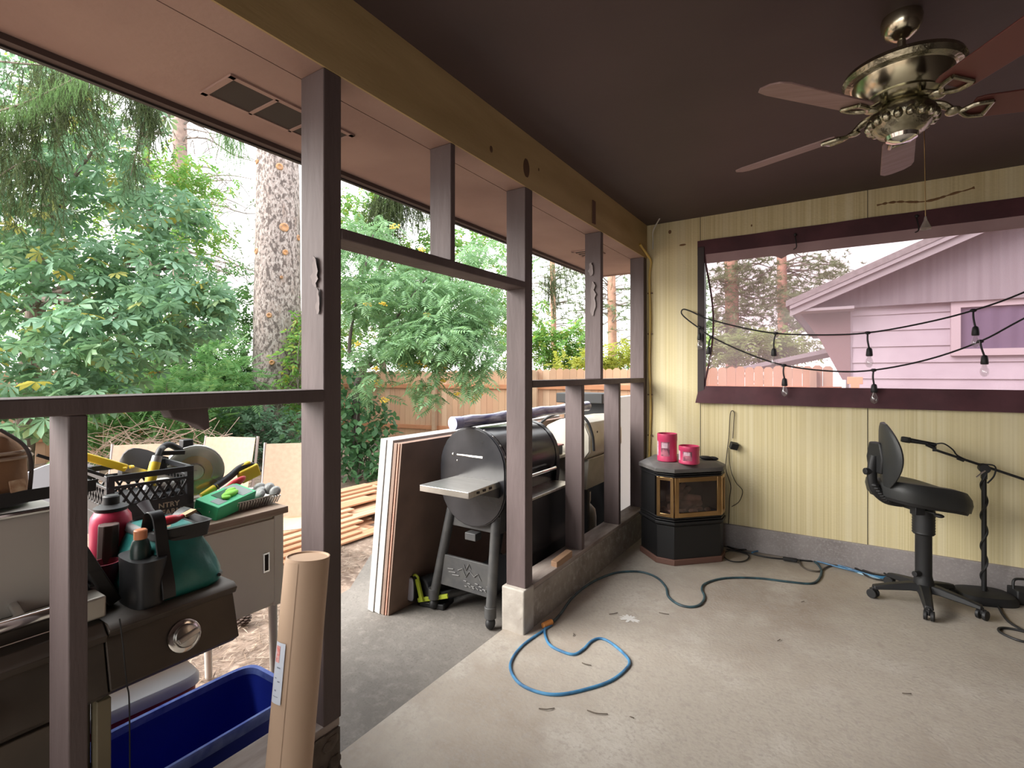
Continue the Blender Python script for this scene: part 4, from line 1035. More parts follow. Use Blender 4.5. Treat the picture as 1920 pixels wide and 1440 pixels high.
obj('edge_binding', MB().tube(smooth_path([(0.10, 0.272, 0.04), (0.105, 0.274, 0.12), (0.085, 0.262, 0.17), (0.06, 0.22, 0.215)]), 0.005, 8), m_dbr, bd)
obj('bag_patch', MB().box((0.1195, 0.243, 0.062), (0.004, 0.034, 0.034), (0.12, 0, 0)), mat('worn_tan_patch', (0.50, 0.36, 0.24), 0.8, c2=(0.30, 0.16, 0.09), ns=50), bd, bev=0.002)

# ================================================================== metal cabinet behind the grill
mcab = thing('metal_cabinet', 'long putty coloured metal cabinet with wood top outside', 'cabinet', (-1.12, 0.75, GZ))
V4 = lambda x, y, z: Vector((x + 1.12, y - 0.75, z - GZ))
def bx4(x0, x1, y0, y1, z0, z1): return MB().bb(x0 + 1.12, x1 + 1.12, y0 - 0.75, y1 - 0.75, z0 - GZ, z1 - GZ)
m_putty = mat('putty_metal', (0.76, 0.71, 0.60), 0.5, c2=(0.71, 0.66, 0.56), ns=3)
obj('body', bx4(-1.42, -0.905, -0.05, 1.545, 0.315, 0.775), m_putty, mcab, bev=0.004)
obj('end_frame', bx4(-0.905, -0.89, 1.50, 1.55, 0.315, 0.775), m_putty, mcab, bev=0.003)
tp = mat('wood_grain_laminate', (0.42, 0.31, 0.23), 0.5, c2=(0.28, 0.195, 0.14), ns=4, st=(10, 1, 10))
obj('worktop', bx4(-1.44, -0.885, -0.07, 1.575, 0.775, 0.81), tp, mcab, bev=0.004)
dd = obj('sliding_door', bx4(-0.905, -0.892, 0.74, 1.50, 0.335, 0.76), m_putty, mcab, bev=0.002)
dl = obj('sliding_door', bx4(-0.905, -0.897, -0.03, 0.74, 0.335, 0.76), m_putty, mcab, bev=0.002)
obj('recessed_pull', bx4(-0.894, -0.889, 1.44, 1.475, 0.50, 0.60), m_chrome, dd, bev=0.002)
obj('pull_recess', bx4(-0.8895, -0.8875, 1.448, 1.467, 0.51, 0.59), m_dark, dd)
for x, y in ((-0.93, 1.515), (-1.36, 1.40), (-0.95, 0.05), (-1.36, 0.05)):
    obj('leg', MB().tube([V4(x, y, 0.32), V4(x - 0.02, y + 0.02, GZ)], [0.022, 0.018], 14), mat('pale_leg_paint', (0.55, 0.52, 0.47), 0.5), mcab)

# milk crate
cr = thing('milk_crate', 'black plastic milk crate of tools on the cabinet', 'crate', (-1.10, 0.985, 0.81), rad(-4))
m_crate = mat('black_crate_plastic', (0.022, 0.023, 0.026), 0.4)
hw, hd_, H_ = 0.165, 0.155, 0.275
f = MB()
f.bb(-hw, hw, -hd_, hd_, 0, 0.012)
for sx in (-1, 1):
    for sy in (-1, 1):
        f.box((sx * (hw - 0.01), sy * (hd_ - 0.01), H_ / 2), (0.028, 0.028, H_))
for z, h in ((0.012, 0.03), (0.10, 0.012), (H_ - 0.012, 0.024), (H_ - 0.05, 0.012)):
    for s in (-1, 1):
        f.box((s * hw, 0, z), (0.01, hd_ * 2, h)); f.box((0, s * hd_, z), (hw * 2, 0.01, h))
obj('crate_frame', f, m_crate, cr, bev=0.002)
for s in (-1, 1):
    m = MB(); k = MB()
    for i in range(9):
        a = -hd_ + 0.01 + i * 0.034
        for dr_ in (-1, 1):
            b = a + dr_ * 0.045
            if -hd_ < b < hd_: m.bar((s * hw, a, 0.145), (s * hw, b, H_ - 0.05), 0.008, 0.009)
        a = -hw + 0.01 + i * 0.037
        for dr_ in (-1, 1):
            b = a + dr_ * 0.045
            if -hw < b < hw: k.bar((a, s * hd_, 0.145), (b, s * hd_, H_ - 0.05), 0.008, 0.009)
    obj('lattice_side', m, m_crate, cr); obj('lattice_side', k, m_crate, cr)
pl = obj('name_panel', MB().bb(hw - 0.006, hw + 0.004, -hd_, hd_, 0.02, 0.15), m_crate, cr, bev=0.002)
pl2 = obj('end_panel', MB().bb(-hw, hw, -hd_ - 0.004, -hd_ + 0.004, 0.02, 0.15), m_crate, cr, bev=0.002)
m_let = mat('cream_lettering', (0.42, 0.38, 0.28), 0.6)
for tx, y, z in (('NTRY', 0.020, 0.109), ('FARMS', 0.032, 0.078)):
    fc = bpy.data.curves.new('lettering', 'FONT'); fc.body = tx; fc.size = 0.030; fc.extrude = 0.0012; fc.offset = 0.0006; fc.align_x = 'LEFT'; fc.space_character = 1.05
    fo = bpy.data.objects.new('lettering', fc); C.objects.link(fo); fo.parent = pl
    bpy.context.view_layer.update()
    lm = bpy.data.meshes.new_from_object(fo.evaluated_get(bpy.context.evaluated_depsgraph_get()))
    bpy.data.objects.remove(fo)
    fo = bpy.data.objects.new('lettering', lm); C.objects.link(fo); fo.parent = pl; lm.materials.clear(); lm.materials.append(m_let)
    fo.location = (hw + 0.005, y, z); fo.rotation_euler = (PI / 2, 0, PI / 2)
# things in the crate
m_yel = mat('yellow_plastic', (0.72, 0.52, 0.03), 0.45)
m_grey = mat('grey_metal', (0.30, 0.30, 0.30), 0.4, 0.6)
cz = 0.81
lv = thing('hand_saw', 'hand saw with yellow handle sticking out of the milk crate', 'saw', (-1.07, 1.045, cz + 0.235))
obj('saw_blade', MB().bar((0.02, 0.06, -0.04), (-0.02, -0.12, 0.045), 0.003, 0.03), m_steel, lv)
obj('saw_handle', MB().bar((-0.02, -0.11, 0.04), (-0.05, -0.26, 0.115), 0.022, 0.032), m_yel, lv, bev=0.005)
obj('handle_ring', MB().tube([(-0.02 + 0.02 * math.cos(k), -0.105 + 0.02 * math.sin(k), 0.045) for k in np.linspace(0, 5.8, 12)], 0.005, 6), m_yel, lv)
gn = thing('caulking_gun', 'grey caulking tube with yellow stripe leaning in the milk crate', 'caulking gun', (-1.05, 1.0, cz + 0.15))
obj('tube_body', MB().tube([(0.05, -0.02, 0.03), (0.02, 0.03, 0.17)], 0.02, 14), m_grey, gn)
obj('yellow_label', MB().tube([(0.046, -0.012, 0.05), (0.026, 0.02, 0.145)], 0.0212, 14), m_yel, gn)
obj('plunger_handle', MB().tube([(0.02, 0.03, 0.17), (0.01, 0.045, 0.195), (-0.02, 0.07, 0.20)], 0.012, 10).bar((0.0, 0.04, 0.18), (0.0, 0.15, 0.17), 0.02, 0.02), m_blackmat, gn, bev=0.003)
one('tool_case', MB().box((-1.09, 0.99, cz + 0.09), (0.26, 0.24, 0.14), (0.05, 0, 0.1)), mat('dark_grey_case', (0.05, 0.05, 0.055), 0.6), 'dark grey case sitting low inside the milk crate', 'case', bev=0.01)
one('paper_wad', MB().ball((-1.06, 1.05, cz + 0.19), (0.07, 0.06, 0.03), 12, 8), mat('white_crumpled_paper', (0.7, 0.68, 0.64), 0.8, bump=0.8, bs=40), 'white crumpled paper heaped in the milk crate', 'paper', sub=1)

# miter saw behind the crate
sw = thing('miter_saw', 'miter saw with round silver blade guard behind the crate', 'saw', (-1.30, 1.27, 0.81))
obj('saw_base', MB().box((0.0, 0.02, 0.025), (0.22, 0.30, 0.05)).box((-0.05, 0.02, 0.075), (0.02, 0.34, 0.05)), m_dullsteel, sw, bev=0.004)
gd = MB()
ra_ = 0.080
aa = [rad(-30 + 215 * k / 20) for k in range(21)]
Dv = Vector((0.35, 0.94, 0)).normalized()           # along the blade
Nv = Vector((0.94, -0.35, 0))
gc = Vector((0.02, 0.03, 0.185))
gd.prism([(0.135 * math.cos(a), 0.135 * math.sin(a)) for a in aa] + [(ra_ * math.cos(a), ra_ * math.sin(a)) for a in reversed(aa)], gc - Nv * 0.02, Dv, (0, 0, 1), Nv * 0.05)
obj('upper_guard', gd, mat('cast_silver', (0.55, 0.55, 0.53), 0.45, 0.5, c2=(0.45, 0.45, 0.43), ns=8), sw, bev=0.004)
ag = [rad(-70 + 300 * k / 30) for k in range(31)]
obj('lower_guard', MB().prism([(0.128 * math.cos(a), 0.128 * math.sin(a)) for a in ag], gc - Nv * 0.012 + Nv * 0.046, Dv, (0, 0, 1), Nv * 0.004), clear_mat('clear_guard_plastic', (0.92, 0.92, 0.90), 0.16, (0.7, 0.68, 0.62), gloss=0.08), sw)
tt = []
for k in range(60):
    a = 2 * PI * k / 60
    tt += [(0.117 * math.cos(a), 0.117 * math.sin(a)), (0.124 * math.cos(a + .07), 0.124 * math.sin(a + .07))]
obj('saw_blade', MB().prism(tt, gc + Nv * 0.024, Dv, (0, 0, 1), Nv * 0.002), mat('gold_blade', (0.62, 0.42, 0.12), 0.35, 0.8), sw)
obj('arbor', MB().cyl(gc + Nv * 0.026, gc + Nv * 0.05, 0.045, 0.038, n=20).cyl(gc + Nv * 0.04, gc + Nv * 0.06, 0.012, n=8), m_steel, sw)
obj('saw_motor', MB().cyl(gc - Nv * 0.02, gc - Nv * 0.16, 0.055, n=20), m_blackmat, sw, bev=0.006)
obj('saw_handle', MB().tube(smooth_path([gc + Vector((0, -0.06, 0.11)), gc + Vector((0, -0.12, 0.15)), gc + Vector((0.02, -0.17, 0.12)), gc + Vector((0.02, -0.16, 0.06))]), 0.016, 10), m_blackmat, sw, bev=0.005)
obj('head_bracket', MB().box(gc + Vector((-0.02, -0.03, 0.14)), (0.05, 0.05, 0.05)), m_blackmat, sw, bev=0.005)
obj('pivot_arm', MB().bar((-0.06, 0.05, 0.05), gc + Vector((-0.05, 0.03, 0.02)), 0.05, 0.06), m_blackmat, sw, bev=0.006)
db = MB()
rings = []
for t, r in ((0, 0.018), (0.15, 0.028), (0.3, 0.041), (0.45, 0.054), (0.6, 0.063), (0.72, 0.067), (0.83, 0.064), (0.91, 0.055), (0.97, 0.038), (1.0, 0.012)):
    c = gc + Vector((0.0, -0.12, 0.06)).lerp(Vector((0.09, -0.36, 0.055)), t)
    rings.append([c + Vector((0.5 * r * math.cos(a) * 1.3, 0, r * math.sin(a) * (0.75 + 0.85 * max(0, math.sin(a)) ** 3))) for a in [2 * PI * k / 18 for k in range(18)]])
obj('dust_bag', MB().loft(rings), mat('grey_cloth', (0.075, 0.07, 0.072), 0.8), sw)

# aluminium tray with gloves and tools
at_ = thing('foil_tray', 'shallow silver foil tray at the end of the cabinet top', 'tray', (-1.10, 1.395, 0.81), rad(3))
hx, hy = 0.135, 0.205
tr = MB().loft([sup_ell(0, 0, hx * a, hy * b, z, 40, 4) for a, b, z in ((0.8, 0.86, 0.003), (0.85, 0.9, 0.0), (0.98, 0.98, 0.045), (1.04, 1.03, 0.05), (1.04, 1.03, 0.054), (0.96, 0.97, 0.05), (0.84, 0.89, 0.006), (0.3, 0.4, 0.005))])
for k in range(26):
    y = -hy * 0.9 + k * hy * 1.8 / 25
    tr.bar((hx * 0.87, y * 0.95, 0.006), (hx * 1.0, y, 0.044), 0.007, 0.006)
obj('tray_body', tr, mat('silver_foil', (0.72, 0.72, 0.70), 0.3, 0.9, bump=0.2, bs=30), at_)
gb = thing('glove_box', 'green and grey box of gloves in the foil tray', 'box', (-1.03, 1.325, 0.83), (rad(6), rad(16), rad(22)))
obj('carton', MB().box((0, 0, 0.04), (0.13, 0.25, 0.07)), mat('green_carton', (0.05, 0.50, 0.22), 0.5, c2=(0.04, 0.42, 0.18), ns=10), gb, bev=0.003)
obj('grey_print', MB().box((0.0, 0.075, 0.0755), (0.112, 0.07, 0.001)).box((0.02, -0.075, 0.0755), (0.05, 0.055, 0.001)), mat('grey_print', (0.20, 0.24, 0.23), 0.5), gb)
obj('opening', MB().box((-0.01, -0.005, 0.0758), (0.07, 0.10, 0.002)), mat('dark_green_opening', (0.01, 0.08, 0.03), 0.7), gb)
obj('lime_glove', MB().ball((0.01, 0.005, 0.083), (0.022, 0.055, 0.014), 12, 8).ball((0.02, -0.03, 0.082), (0.02, 0.025, 0.01), 10, 6).ball((-0.01, 0.03, 0.085), (0.016, 0.035, 0.012), 10, 6), mat('lime_glove_rubber', (0.22, 0.62, 0.05), 0.6), gb, sub=1)
sn = thing('reciprocating_tool', 'yellow and black hand tool lying across the foil tray', 'power tool', (-1.18, 1.40, 0.87))
obj('tool_nose', MB().tube([(0.03, -0.13, 0.02), (0.02, -0.05, 0.05)], [0.011, 0.016], 12), m_yel, sn)
obj('tool_grip', MB().tube(smooth_path([(0.02, -0.06, 0.045), (0.0, 0.03, 0.085), (-0.01, 0.09, 0.12), (-0.01, 0.15, 0.125), (0.0, 0.19, 0.08)]), [0.018] * 25, 12), m_blackmat, sn)
obj('tool_body', MB().box((0.0, 0.13, 0.085), (0.045, 0.11, 0.07), (0.3, 0, 0)).box((-0.01, 0.10, 0.128), (0.03, 0.09, 0.02), (0.35, 0, 0)), m_yel, sn, bev=0.008)
one('red_snips', MB().ball((-1.115, 1.42, 0.925), (0.016, 0.065, 0.022), 12, 8, R3((0.45, 0, 0))), mat('red_grip', (0.55, 0.03, 0.04), 0.4), 'red handled snips beside the green glove box', 'snips')
gw = MB()
rr = random.Random(5)
for k in range(9):
    gw.ball((-1.07 + rr.random() * 0.09 - 0.03, 1.50 + rr.random() * 0.09, 0.86 + rr.random() * 0.025), (0.03, 0.035, 0.02), 10, 7, R3((rr.random(), rr.random(), rr.random())))
one('plastic_bag', gw, mat('crumpled_grey_plastic', (0.42, 0.42, 0.40), 0.35, c2=(0.3, 0.3, 0.29), ns=20, bump=0.6), 'crumpled clear grey plastic bag in the foil tray', 'plastic bag', sub=1)

# teal tool bag on the side shelf
tg = thing('tool_tote', 'teal and black tool tote bag on the grill side shelf', 'bag', (-0.42, 0.80, 0.785))
m_teal = mat('teal_nylon', (0.018, 0.20, 0.185), 0.38, c2=(0.012, 0.13, 0.12), ns=7, bump=0.35, bs=14)
def tote(z, gx, gy, bul=0.0):
    rg = sup_ell(0.0, 0.0, 0.175 * gx, 0.125 * gy, z, 36, 5.0)
    for k, q in enumerate(rg):
        a = 2 * PI * k / 36
        f = 1 + 0.055 * math.sin(5 * a + z * 22) * math.sin(PI * min(1, z / 0.2))
        q.x *= f; q.y *= f
    return rg
obj('bag_body', MB().loft([tote(z, a, b) for z, a, b in ((0.0, 0.95, 0.98), (0.012, 1.0, 1.06), (0.04, 0.99, 1.07), (0.08, 0.93, 0.93), (0.12, 0.85, 0.78), (0.16, 0.78, 0.64), (0.19, 0.72, 0.56), (0.20, 0.70, 0.54))]), m_teal, tg)
obj('bag_rim', MB().loft([tote(z, a, b) for z, a, b in ((0.18, 0.78, 0.62), (0.20, 0.74, 0.58), (0.206, 0.68, 0.52), (0.17, 0.6, 0.45))]), m_black, tg)
pk = MB().loft([sup_ell(0.10, -0.10, 0.085, 0.045, z, 24, 3) for z in (0.0, 0.10)] + [sup_ell(0.095, -0.095, 0.09, 0.05, 0.14, 24, 3)])
obj('side_pocket', pk, m_black, tg)
obj('seam_piping', MB().tube(smooth_path([(0.168, -0.02, 0.012), (0.150, 0.0, 0.08), (0.135, 0.02, 0.15)]), 0.003, 6).tube(smooth_path([(0.165, -0.05, 0.015), (0.150, -0.055, 0.08), (0.125, -0.05, 0.16)]), 0.005, 6).tube(smooth_path([(0.172, 0.10, 0.03), (0.1, 0.135, 0.02), (-0.1, 0.135, 0.02)]), 0.006, 6), m_black, tg)
for hp_ in ([(0.05, -0.07, 0.19), (0.085, -0.07, 0.265), (0.125, -0.065, 0.255), (0.150, -0.062, 0.15), (0.184, -0.062, 0.06), (0.188, -0.06, 0.012)], [(-0.03, 0.05, 0.17), (-0.04, 0.058, 0.208), (-0.045, 0.095, 0.224), (-0.04, 0.128, 0.20), (-0.02, 0.132, 0.15)]):
    sp2_ = smooth_path(hp_, 8); wv_ = Vector((0, 0.034, 0)) if hp_[0][0] > 0 else Vector((0.05, 0, 0))
    obj('bag_handle', MB().grid(lambda s, t: sp2_[min(len(sp2_) - 1, int(round(s * (len(sp2_) - 1))))] + wv_ * (t - 0.5), len(sp2_) - 1, 2, th=(0.003, 0.002, 0.003)), m_black, tg)
tra = MB().loft([sup_ell(0.06, 0.025, a, b, z, 40, 9) for a, b, z in ((0.072, 0.064, 0.165), (0.078, 0.072, 0.210), (0.081, 0.075, 0.214), (0.074, 0.068, 0.214), (0.07, 0.06, 0.18), (0.03, 0.02, 0.178))])
obj('bag_tray', tra, m_blackmat, tg)
br = thing('paint_brush', 'red handled paint brush lying in the teal tote tray', 'paint brush', (-0.385, 0.805, 0.985))
br.scale = (0.72, 0.72, 0.72)
obj('brush_handle', MB().tube(smooth_path([(0.045, -0.065, 0.028), (0.045, -0.03, 0.034), (0.04, 0.02, 0.034), (0.035, 0.045, 0.038)], 5), [0.008, 0.014, 0.019, 0.021, 0.022, 0.022, 0.022, 0.021, 0.02, 0.018, 0.015, 0.013, 0.012, 0.011, 0.011, 0.010], 12), mat('red_brush_handle', (0.58, 0.02, 0.035), 0.35), br)
obj('bristles', MB().bar((0.035, 0.045, 0.038), (0.02, 0.10, 0.05), 0.035, 0.014), mat('tan_bristles', (0.45, 0.30, 0.17), 0.8), br)
pt = thing('grey_scraper', 'grey scraper with pale wooden end standing in the tote', 'scraper', (-0.46, 0.80, 0.955))
pv_ = Vector(pt.location)
obj('scraper_grip', MB().tube([at(268, 942, 1.72) - pv_, at(278, 957, 1.715) - pv_, at(294, 975, 1.71) - pv_], [0.021, 0.017, 0.016], 12, flat=0.6), mat('grey_rubber', (0.12, 0.12, 0.13), 0.6), pt)
obj('wooden_end', MB().tube([at(294, 975, 1.71) - pv_, at(313, 998, 1.70) - pv_], [0.018, 0.022], 14), mat('pale_wood', (0.62, 0.44, 0.27), 0.6), pt)
jb_ = thing('glue_bottle', 'dark bottle with orange cap in the tote side pocket', 'bottle', (-0.315, 0.695, 0.83))
obj('bottle_body', MB().lathe([(0.026, 0), (0.028, 0.005), (0.028, 0.12), (0.022, 0.145), (0.014, 0.155)], n=20), mat('dark_green_plastic', (0.02, 0.04, 0.035), 0.35), jb_)
obj('bottle_cap', MB().lathe([(0.018, 0.152), (0.018, 0.178), (0.015, 0.181)], n=20), mat('orange_cap', (0.60, 0.22, 0.10), 0.45), jb_)
kb = thing('pink_bottle', 'pink red squeeze bottle with black cap beside the burner lid', 'bottle', (-0.60, 0.715, 0.785))
obj('bottle_body', MB().lathe([(0.055, 0), (0.06, 0.008), (0.06, 0.19), (0.057, 0.22), (0.042, 0.245), (0.03, 0.252)], n=28), mat('pink_red_bottle', (0.60, 0.045, 0.11), 0.35), kb)
obj('bottle_shoulder', MB().lathe([(0.046, 0.24), (0.05, 0.252), (0.03, 0.262), (0.02, 0.262)], n=24), m_blackmat, kb)
obj('bottle_cap', MB().lathe([(0.024, 0.258), (0.024, 0.288), (0.02, 0.292)], n=20), m_blackmat, kb)
one('brown_tube', MB().cyl((-0.535, 0.68, 0.785), (-0.53, 0.685, 0.995), 0.03, n=8), mat('brown_card_tube', (0.11, 0.065, 0.05), 0.7, c2=(0.07, 0.04, 0.035), ns=8), 'brown tube standing before the pink bottle', 'tube', bev=0.003)
one('plastic_cup', MB().lathe([(0.034, 0), (0.042, 0.10), (0.043, 0.104), (0.038, 0.104), (0.03, 0.006), (0, 0.004)], (-0.475, 0.655, 0.785), 24), mat('dark_red_cup', (0.22, 0.03, 0.05), 0.4), 'dark red cup between tote and burner lid', 'cup')

# cooler and blue bin under the shelf
co = thing('cooler', 'red cooler with white lid under the metal cabinet', 'cooler', (-0.90, 0.83, GZ), rad(-4))
obj('cooler_body', MB().loft([sup_ell(0, 0, 0.135 * g, 0.26 * g, z, 36, 6) for g, z in ((0.9, 0), (0.93, 0.01), (1.0, 0.345), (0.96, 0.35))]), mat('dark_red_plastic', (0.33, 0.015, 0.03), 0.4), co)
obj('cooler_lid', MB().loft([sup_ell(0, 0, 0.14 * g, 0.267 * g, z, 36, 6) for g, z in ((0.97, 0.35), (1.02, 0.355), (1.02, 0.385), (0.98, 0.40), (0.9, 0.406), (0.3, 0.408))]), mat('white_cooler_lid', (0.74, 0.74, 0.74), 0.4, c2=(0.66, 0.66, 0.66), ns=4), co)
bn = thing('recycling_bin', 'open blue plastic recycling bin on the dirt', 'bin', (-0.44, 0.925, GZ))
m_bin = mat('blue_plastic', (0.022, 0.045, 0.42), 0.4, c2=(0.018, 0.035, 0.34), ns=3)
m_binr = mat('scuffed_blue_rim', (0.20, 0.28, 0.66), 0.5, c2=(0.08, 0.13, 0.5), ns=18)
bx_, by_ = 0.175, 0.295
obj('bin_body', MB().loft([sup_ell(0, 0, bx_ * g, by_ * h, z, 40, 7) for g, h, z in ((0.84, 0.90, 0.004), (0.86, 0.92, 0.0), (0.985, 0.99, 0.40), (0.96, 0.975, 0.40), (0.835, 0.9, 0.014), (0.4, 0.5, 0.012))]), m_bin, bn)
obj('bin_rim', MB().loft([sup_ell(0, 0, bx_ * g, by_ * h, z, 40, 7) for g, h, z in ((0.99, 0.99, 0.375), (1.05, 1.03, 0.38), (1.06, 1.035, 0.41), (1.03, 1.02, 0.418), (0.955, 0.97, 0.416), (0.95, 0.965, 0.39))], caps=False), m_binr, bn)
# roll of kraft paper
kr = thing('kraft_paper_roll', 'tall roll of brown kraft paper leaning on the near post', 'paper roll', (0.095, 0.985, 0.0))
k0, k1 = Vector((0.02, -0.09, 0.0)), Vector((0.0, 0.018, 0.915))
dk = (k1 - k0).normalized()
k0 = k0 + Vector((0, 0, 0.008))
m_kraft = mat('brown_kraft_paper', (0.52, 0.365, 0.255), 0.7, c2=(0.47, 0.325, 0.225), ns=3)
a_, b_ = frame(dk)
rings = []
for t, r in ((0, 0.064), (0, 0.066), (1, 0.066), (1, 0.062), (0.995, 0.06)):
    c = k0.lerp(k1, t)
    rings.append([c + a_ * (r * math.cos(2 * PI * k / 40)) + b_ * (r * math.sin(2 * PI * k / 40)) for k in range(40)])
obj('paper', MB().loft(rings), m_kraft, kr)
obj('loose_edge', MB().grid(lambda s, t: k0.lerp(k1, 0.02 + 0.97 * t) + a_ * ((0.067 + 0.004 * s) * math.cos(rad(150 + 50 * s))) + b_ * ((0.067 + 0.004 * s) * math.sin(rad(150 + 50 * s))), 8, 4, th=(0.0006, 0, 0)), m_kraft, kr)
def on_roll(deg, t, r=0.0705):
    return k0.lerp(k1, t) + a_ * (r * math.cos(rad(deg))) + b_ * (r * math.sin(rad(deg)))
# label strip faces the camera's left flank of the roll
cdir = (EYE - Vector(kr.location)); cdir.z = 0
lefts = Vector((-cdir.y, cdir.x, 0)).normalized() * -1
tgt = (cdir.normalized() * 0.62 + lefts * 0.85).normalized()
deg0 = math.degrees(math.atan2(tgt.dot(b_), tgt.dot(a_)))
lab = obj('label', MB().grid(lambda s, t: on_roll(deg0 - 17 + 34 * s, 0.545 + 0.19 * t, 0.0722), 8, 6, th=None), mat('pale_blue_label', (0.58, 0.62, 0.70), 0.5), kr)
sgn = 1 if (on_roll(deg0 + 10, .6) - on_roll(deg0 - 10, .6)).dot(-lefts) > 0 else -1
obj('red_label_mark', MB().grid(lambda s, t: on_roll(deg0 + sgn * (-12 + 14 * s), 0.672 + 0.052 * t, 0.0730), 4, 3), mat('red_print', (0.70, 0.16, 0.14), 0.5, c2=(0.75, 0.5, 0.48), ns=90), lab)
pr = MB()
for (x0, x1, z, h) in ((-4, 8, 0.655, 0.004), (-9, -2, 0.622, 0.003), (2, 10, 0.613, 0.004), (-6, 0, 0.583, 0.005), (-10, 8, 0.566, 0.002)):
    pr.grid(lambda s, t: on_roll(deg0 + sgn * (x0 + (x1 - x0) * s), z + h * t, 0.0729), 4, 1)
obj('grey_print', pr, mat('grey_ink', (0.22, 0.24, 0.30), 0.6), lab)

# ================================================================== yard: lumber, chairs
m_cedar = [mat('fresh_cedar_board', c, 0.7, c2=d, ns=3, st=(9, 0.7, 9)) for c, d in (((0.62, 0.36, 0.22), (0.50, 0.27, 0.155)), ((0.68, 0.44, 0.28), (0.56, 0.33, 0.20)), ((0.56, 0.30, 0.17), (0.47, 0.24, 0.13)))]
rr = random.Random(11)
descr = ['pale', 'orange', 'reddish']
k = 0
for row, (z0, xa, nb) in enumerate([(GZ - 0.012 + 0.021 * k, -3.80 + 0.01 * k, n) for k, n in enumerate((9, 9, 8, 8, 7, 6, 6, 5, 4, 3, 2, 1))]):
    for i in range(nb):
        x = xa + i * 0.146 + rr.uniform(-0.002, 0.002) + 0.05 * ((row * 7) % 3)
        y1_ = 4.55 + rr.uniform(-0.3, 0.3) - 0.12 * i
        c = rr.randrange(3)
        a = 0.0
        one('lumber_board', MB().box((x, (1.4 + y1_) / 2, z0 + 0.010), (0.14, y1_ - 1.4, 0.018), (0, 0, a * 0.3)), m_cedar[c], 'cedar board in the low lumber pile past the patio', 'board', group='cedar boards in the lumber pile', bev=0.002)

m_sling = mat('tan_sling_fabric', (0.52, 0.37, 0.265), 0.8, c2=(0.47, 0.33, 0.235), ns=30)
m_cfr = mat('grey_brown_chair_frame', (0.34, 0.29, 0.27), 0.4, 0.3)
def sling_chair(loc, rz, label):
    t = thing('sling_chair', label, 'chair', loc, rz, 'tan sling chairs in the yard')
    # faces local +y; back at -y
    obj('backrest', MB().grid(lambda u, v: (-0.26 + 0.52 * u, -0.22 - 0.17 * v - 0.02 * math.sin(PI * u), 0.40 + 0.63 * v), 6, 6, th=(0, 0.006, 0)), m_sling, t)
    obj('seat', MB().grid(lambda u, v: (-0.26 + 0.52 * u, -0.22 + 0.48 * v, 0.40 + 0.03 * v - 0.02 * math.sin(PI * u)), 4, 4, th=(0, 0, 0.006)), m_sling, t)
    for s in (-1, 1):
        f = MB().tube(smooth_path([(s * 0.275, -0.405, 1.04), (s * 0.275, -0.23, 0.41), (s * 0.275, 0.24, 0.43), (s * 0.275, 0.28, 0.40)]), 0.014, 8)
        obj('side_frame', f, m_cfr, t)
        obj('leg', MB().tube([(s * 0.28, 0.27, 0.42), (s * 0.29, 0.33, 0.0)], 0.014, 8), m_cfr, t)
        obj('leg', MB().tube([(s * 0.28, -0.2, 0.42), (s * 0.29, -0.36, 0.0)], 0.014, 8), m_cfr, t)
        obj('armrest', MB().tube(smooth_path([(s * 0.29, -0.30, 0.66), (s * 0.31, -0.1, 0.67), (s * 0.31, 0.2, 0.66), (s * 0.31, 0.27, 0.62), (s * 0.29, 0.27, 0.42)]), 0.014, 8, flat=0.7), m_cfr, t)
    return t
gz = GZ - 0.012
q = at(531, 845, 4.3); sling_chair((q.x, q.y, gz), rad(YAW + 188), 'tan sling patio chair beside the near post, right end of three')
q = at(385, 845, 4.75); sling_chair((q.x, q.y, gz), rad(YAW + 176), 'tan sling patio chair behind the saw, middle of three')
q = at(240, 868, 4.25); sling_chair((q.x, q.y, gz), rad(YAW + 196), 'tan sling patio chair behind the milk crate, left end of three')
pc = at(78, 870, 3.5)
gc_ = thing('plastic_chair', 'grey plastic chair back behind the brown tool bag', 'chair', (pc.x, pc.y, gz), rad(YAW + 60))
m_gp = mat('pale_grey_plastic', (0.42, 0.45, 0.52), 0.5)
obj('backrest', MB().grid(lambda u, v: (-0.22 + 0.44 * u + 0.0 * v, -0.2 - 0.1 * v - 0.05 * math.sin(PI * u), 0.42 + (0.60 + 0.08 * math.sin(PI * u)) * v), 10, 6, th=(0, 0.02, 0)), m_gp, gc_)
obj('seat', MB().grid(lambda u, v: (-0.24 + 0.48 * u, -0.22 + 0.46 * v, 0.42 - 0.02 * math.sin(PI * u)), 8, 4, th=(0, 0, 0.02)), m_gp, gc_)
for s in (-1, 1):
    for y in (-0.2, 0.22):
        obj('leg', MB().tube([(s * 0.21, y, 0.42), (s * 0.25, y * 1.2, 0)], [0.03, 0.024], 10), m_gp, gc_)

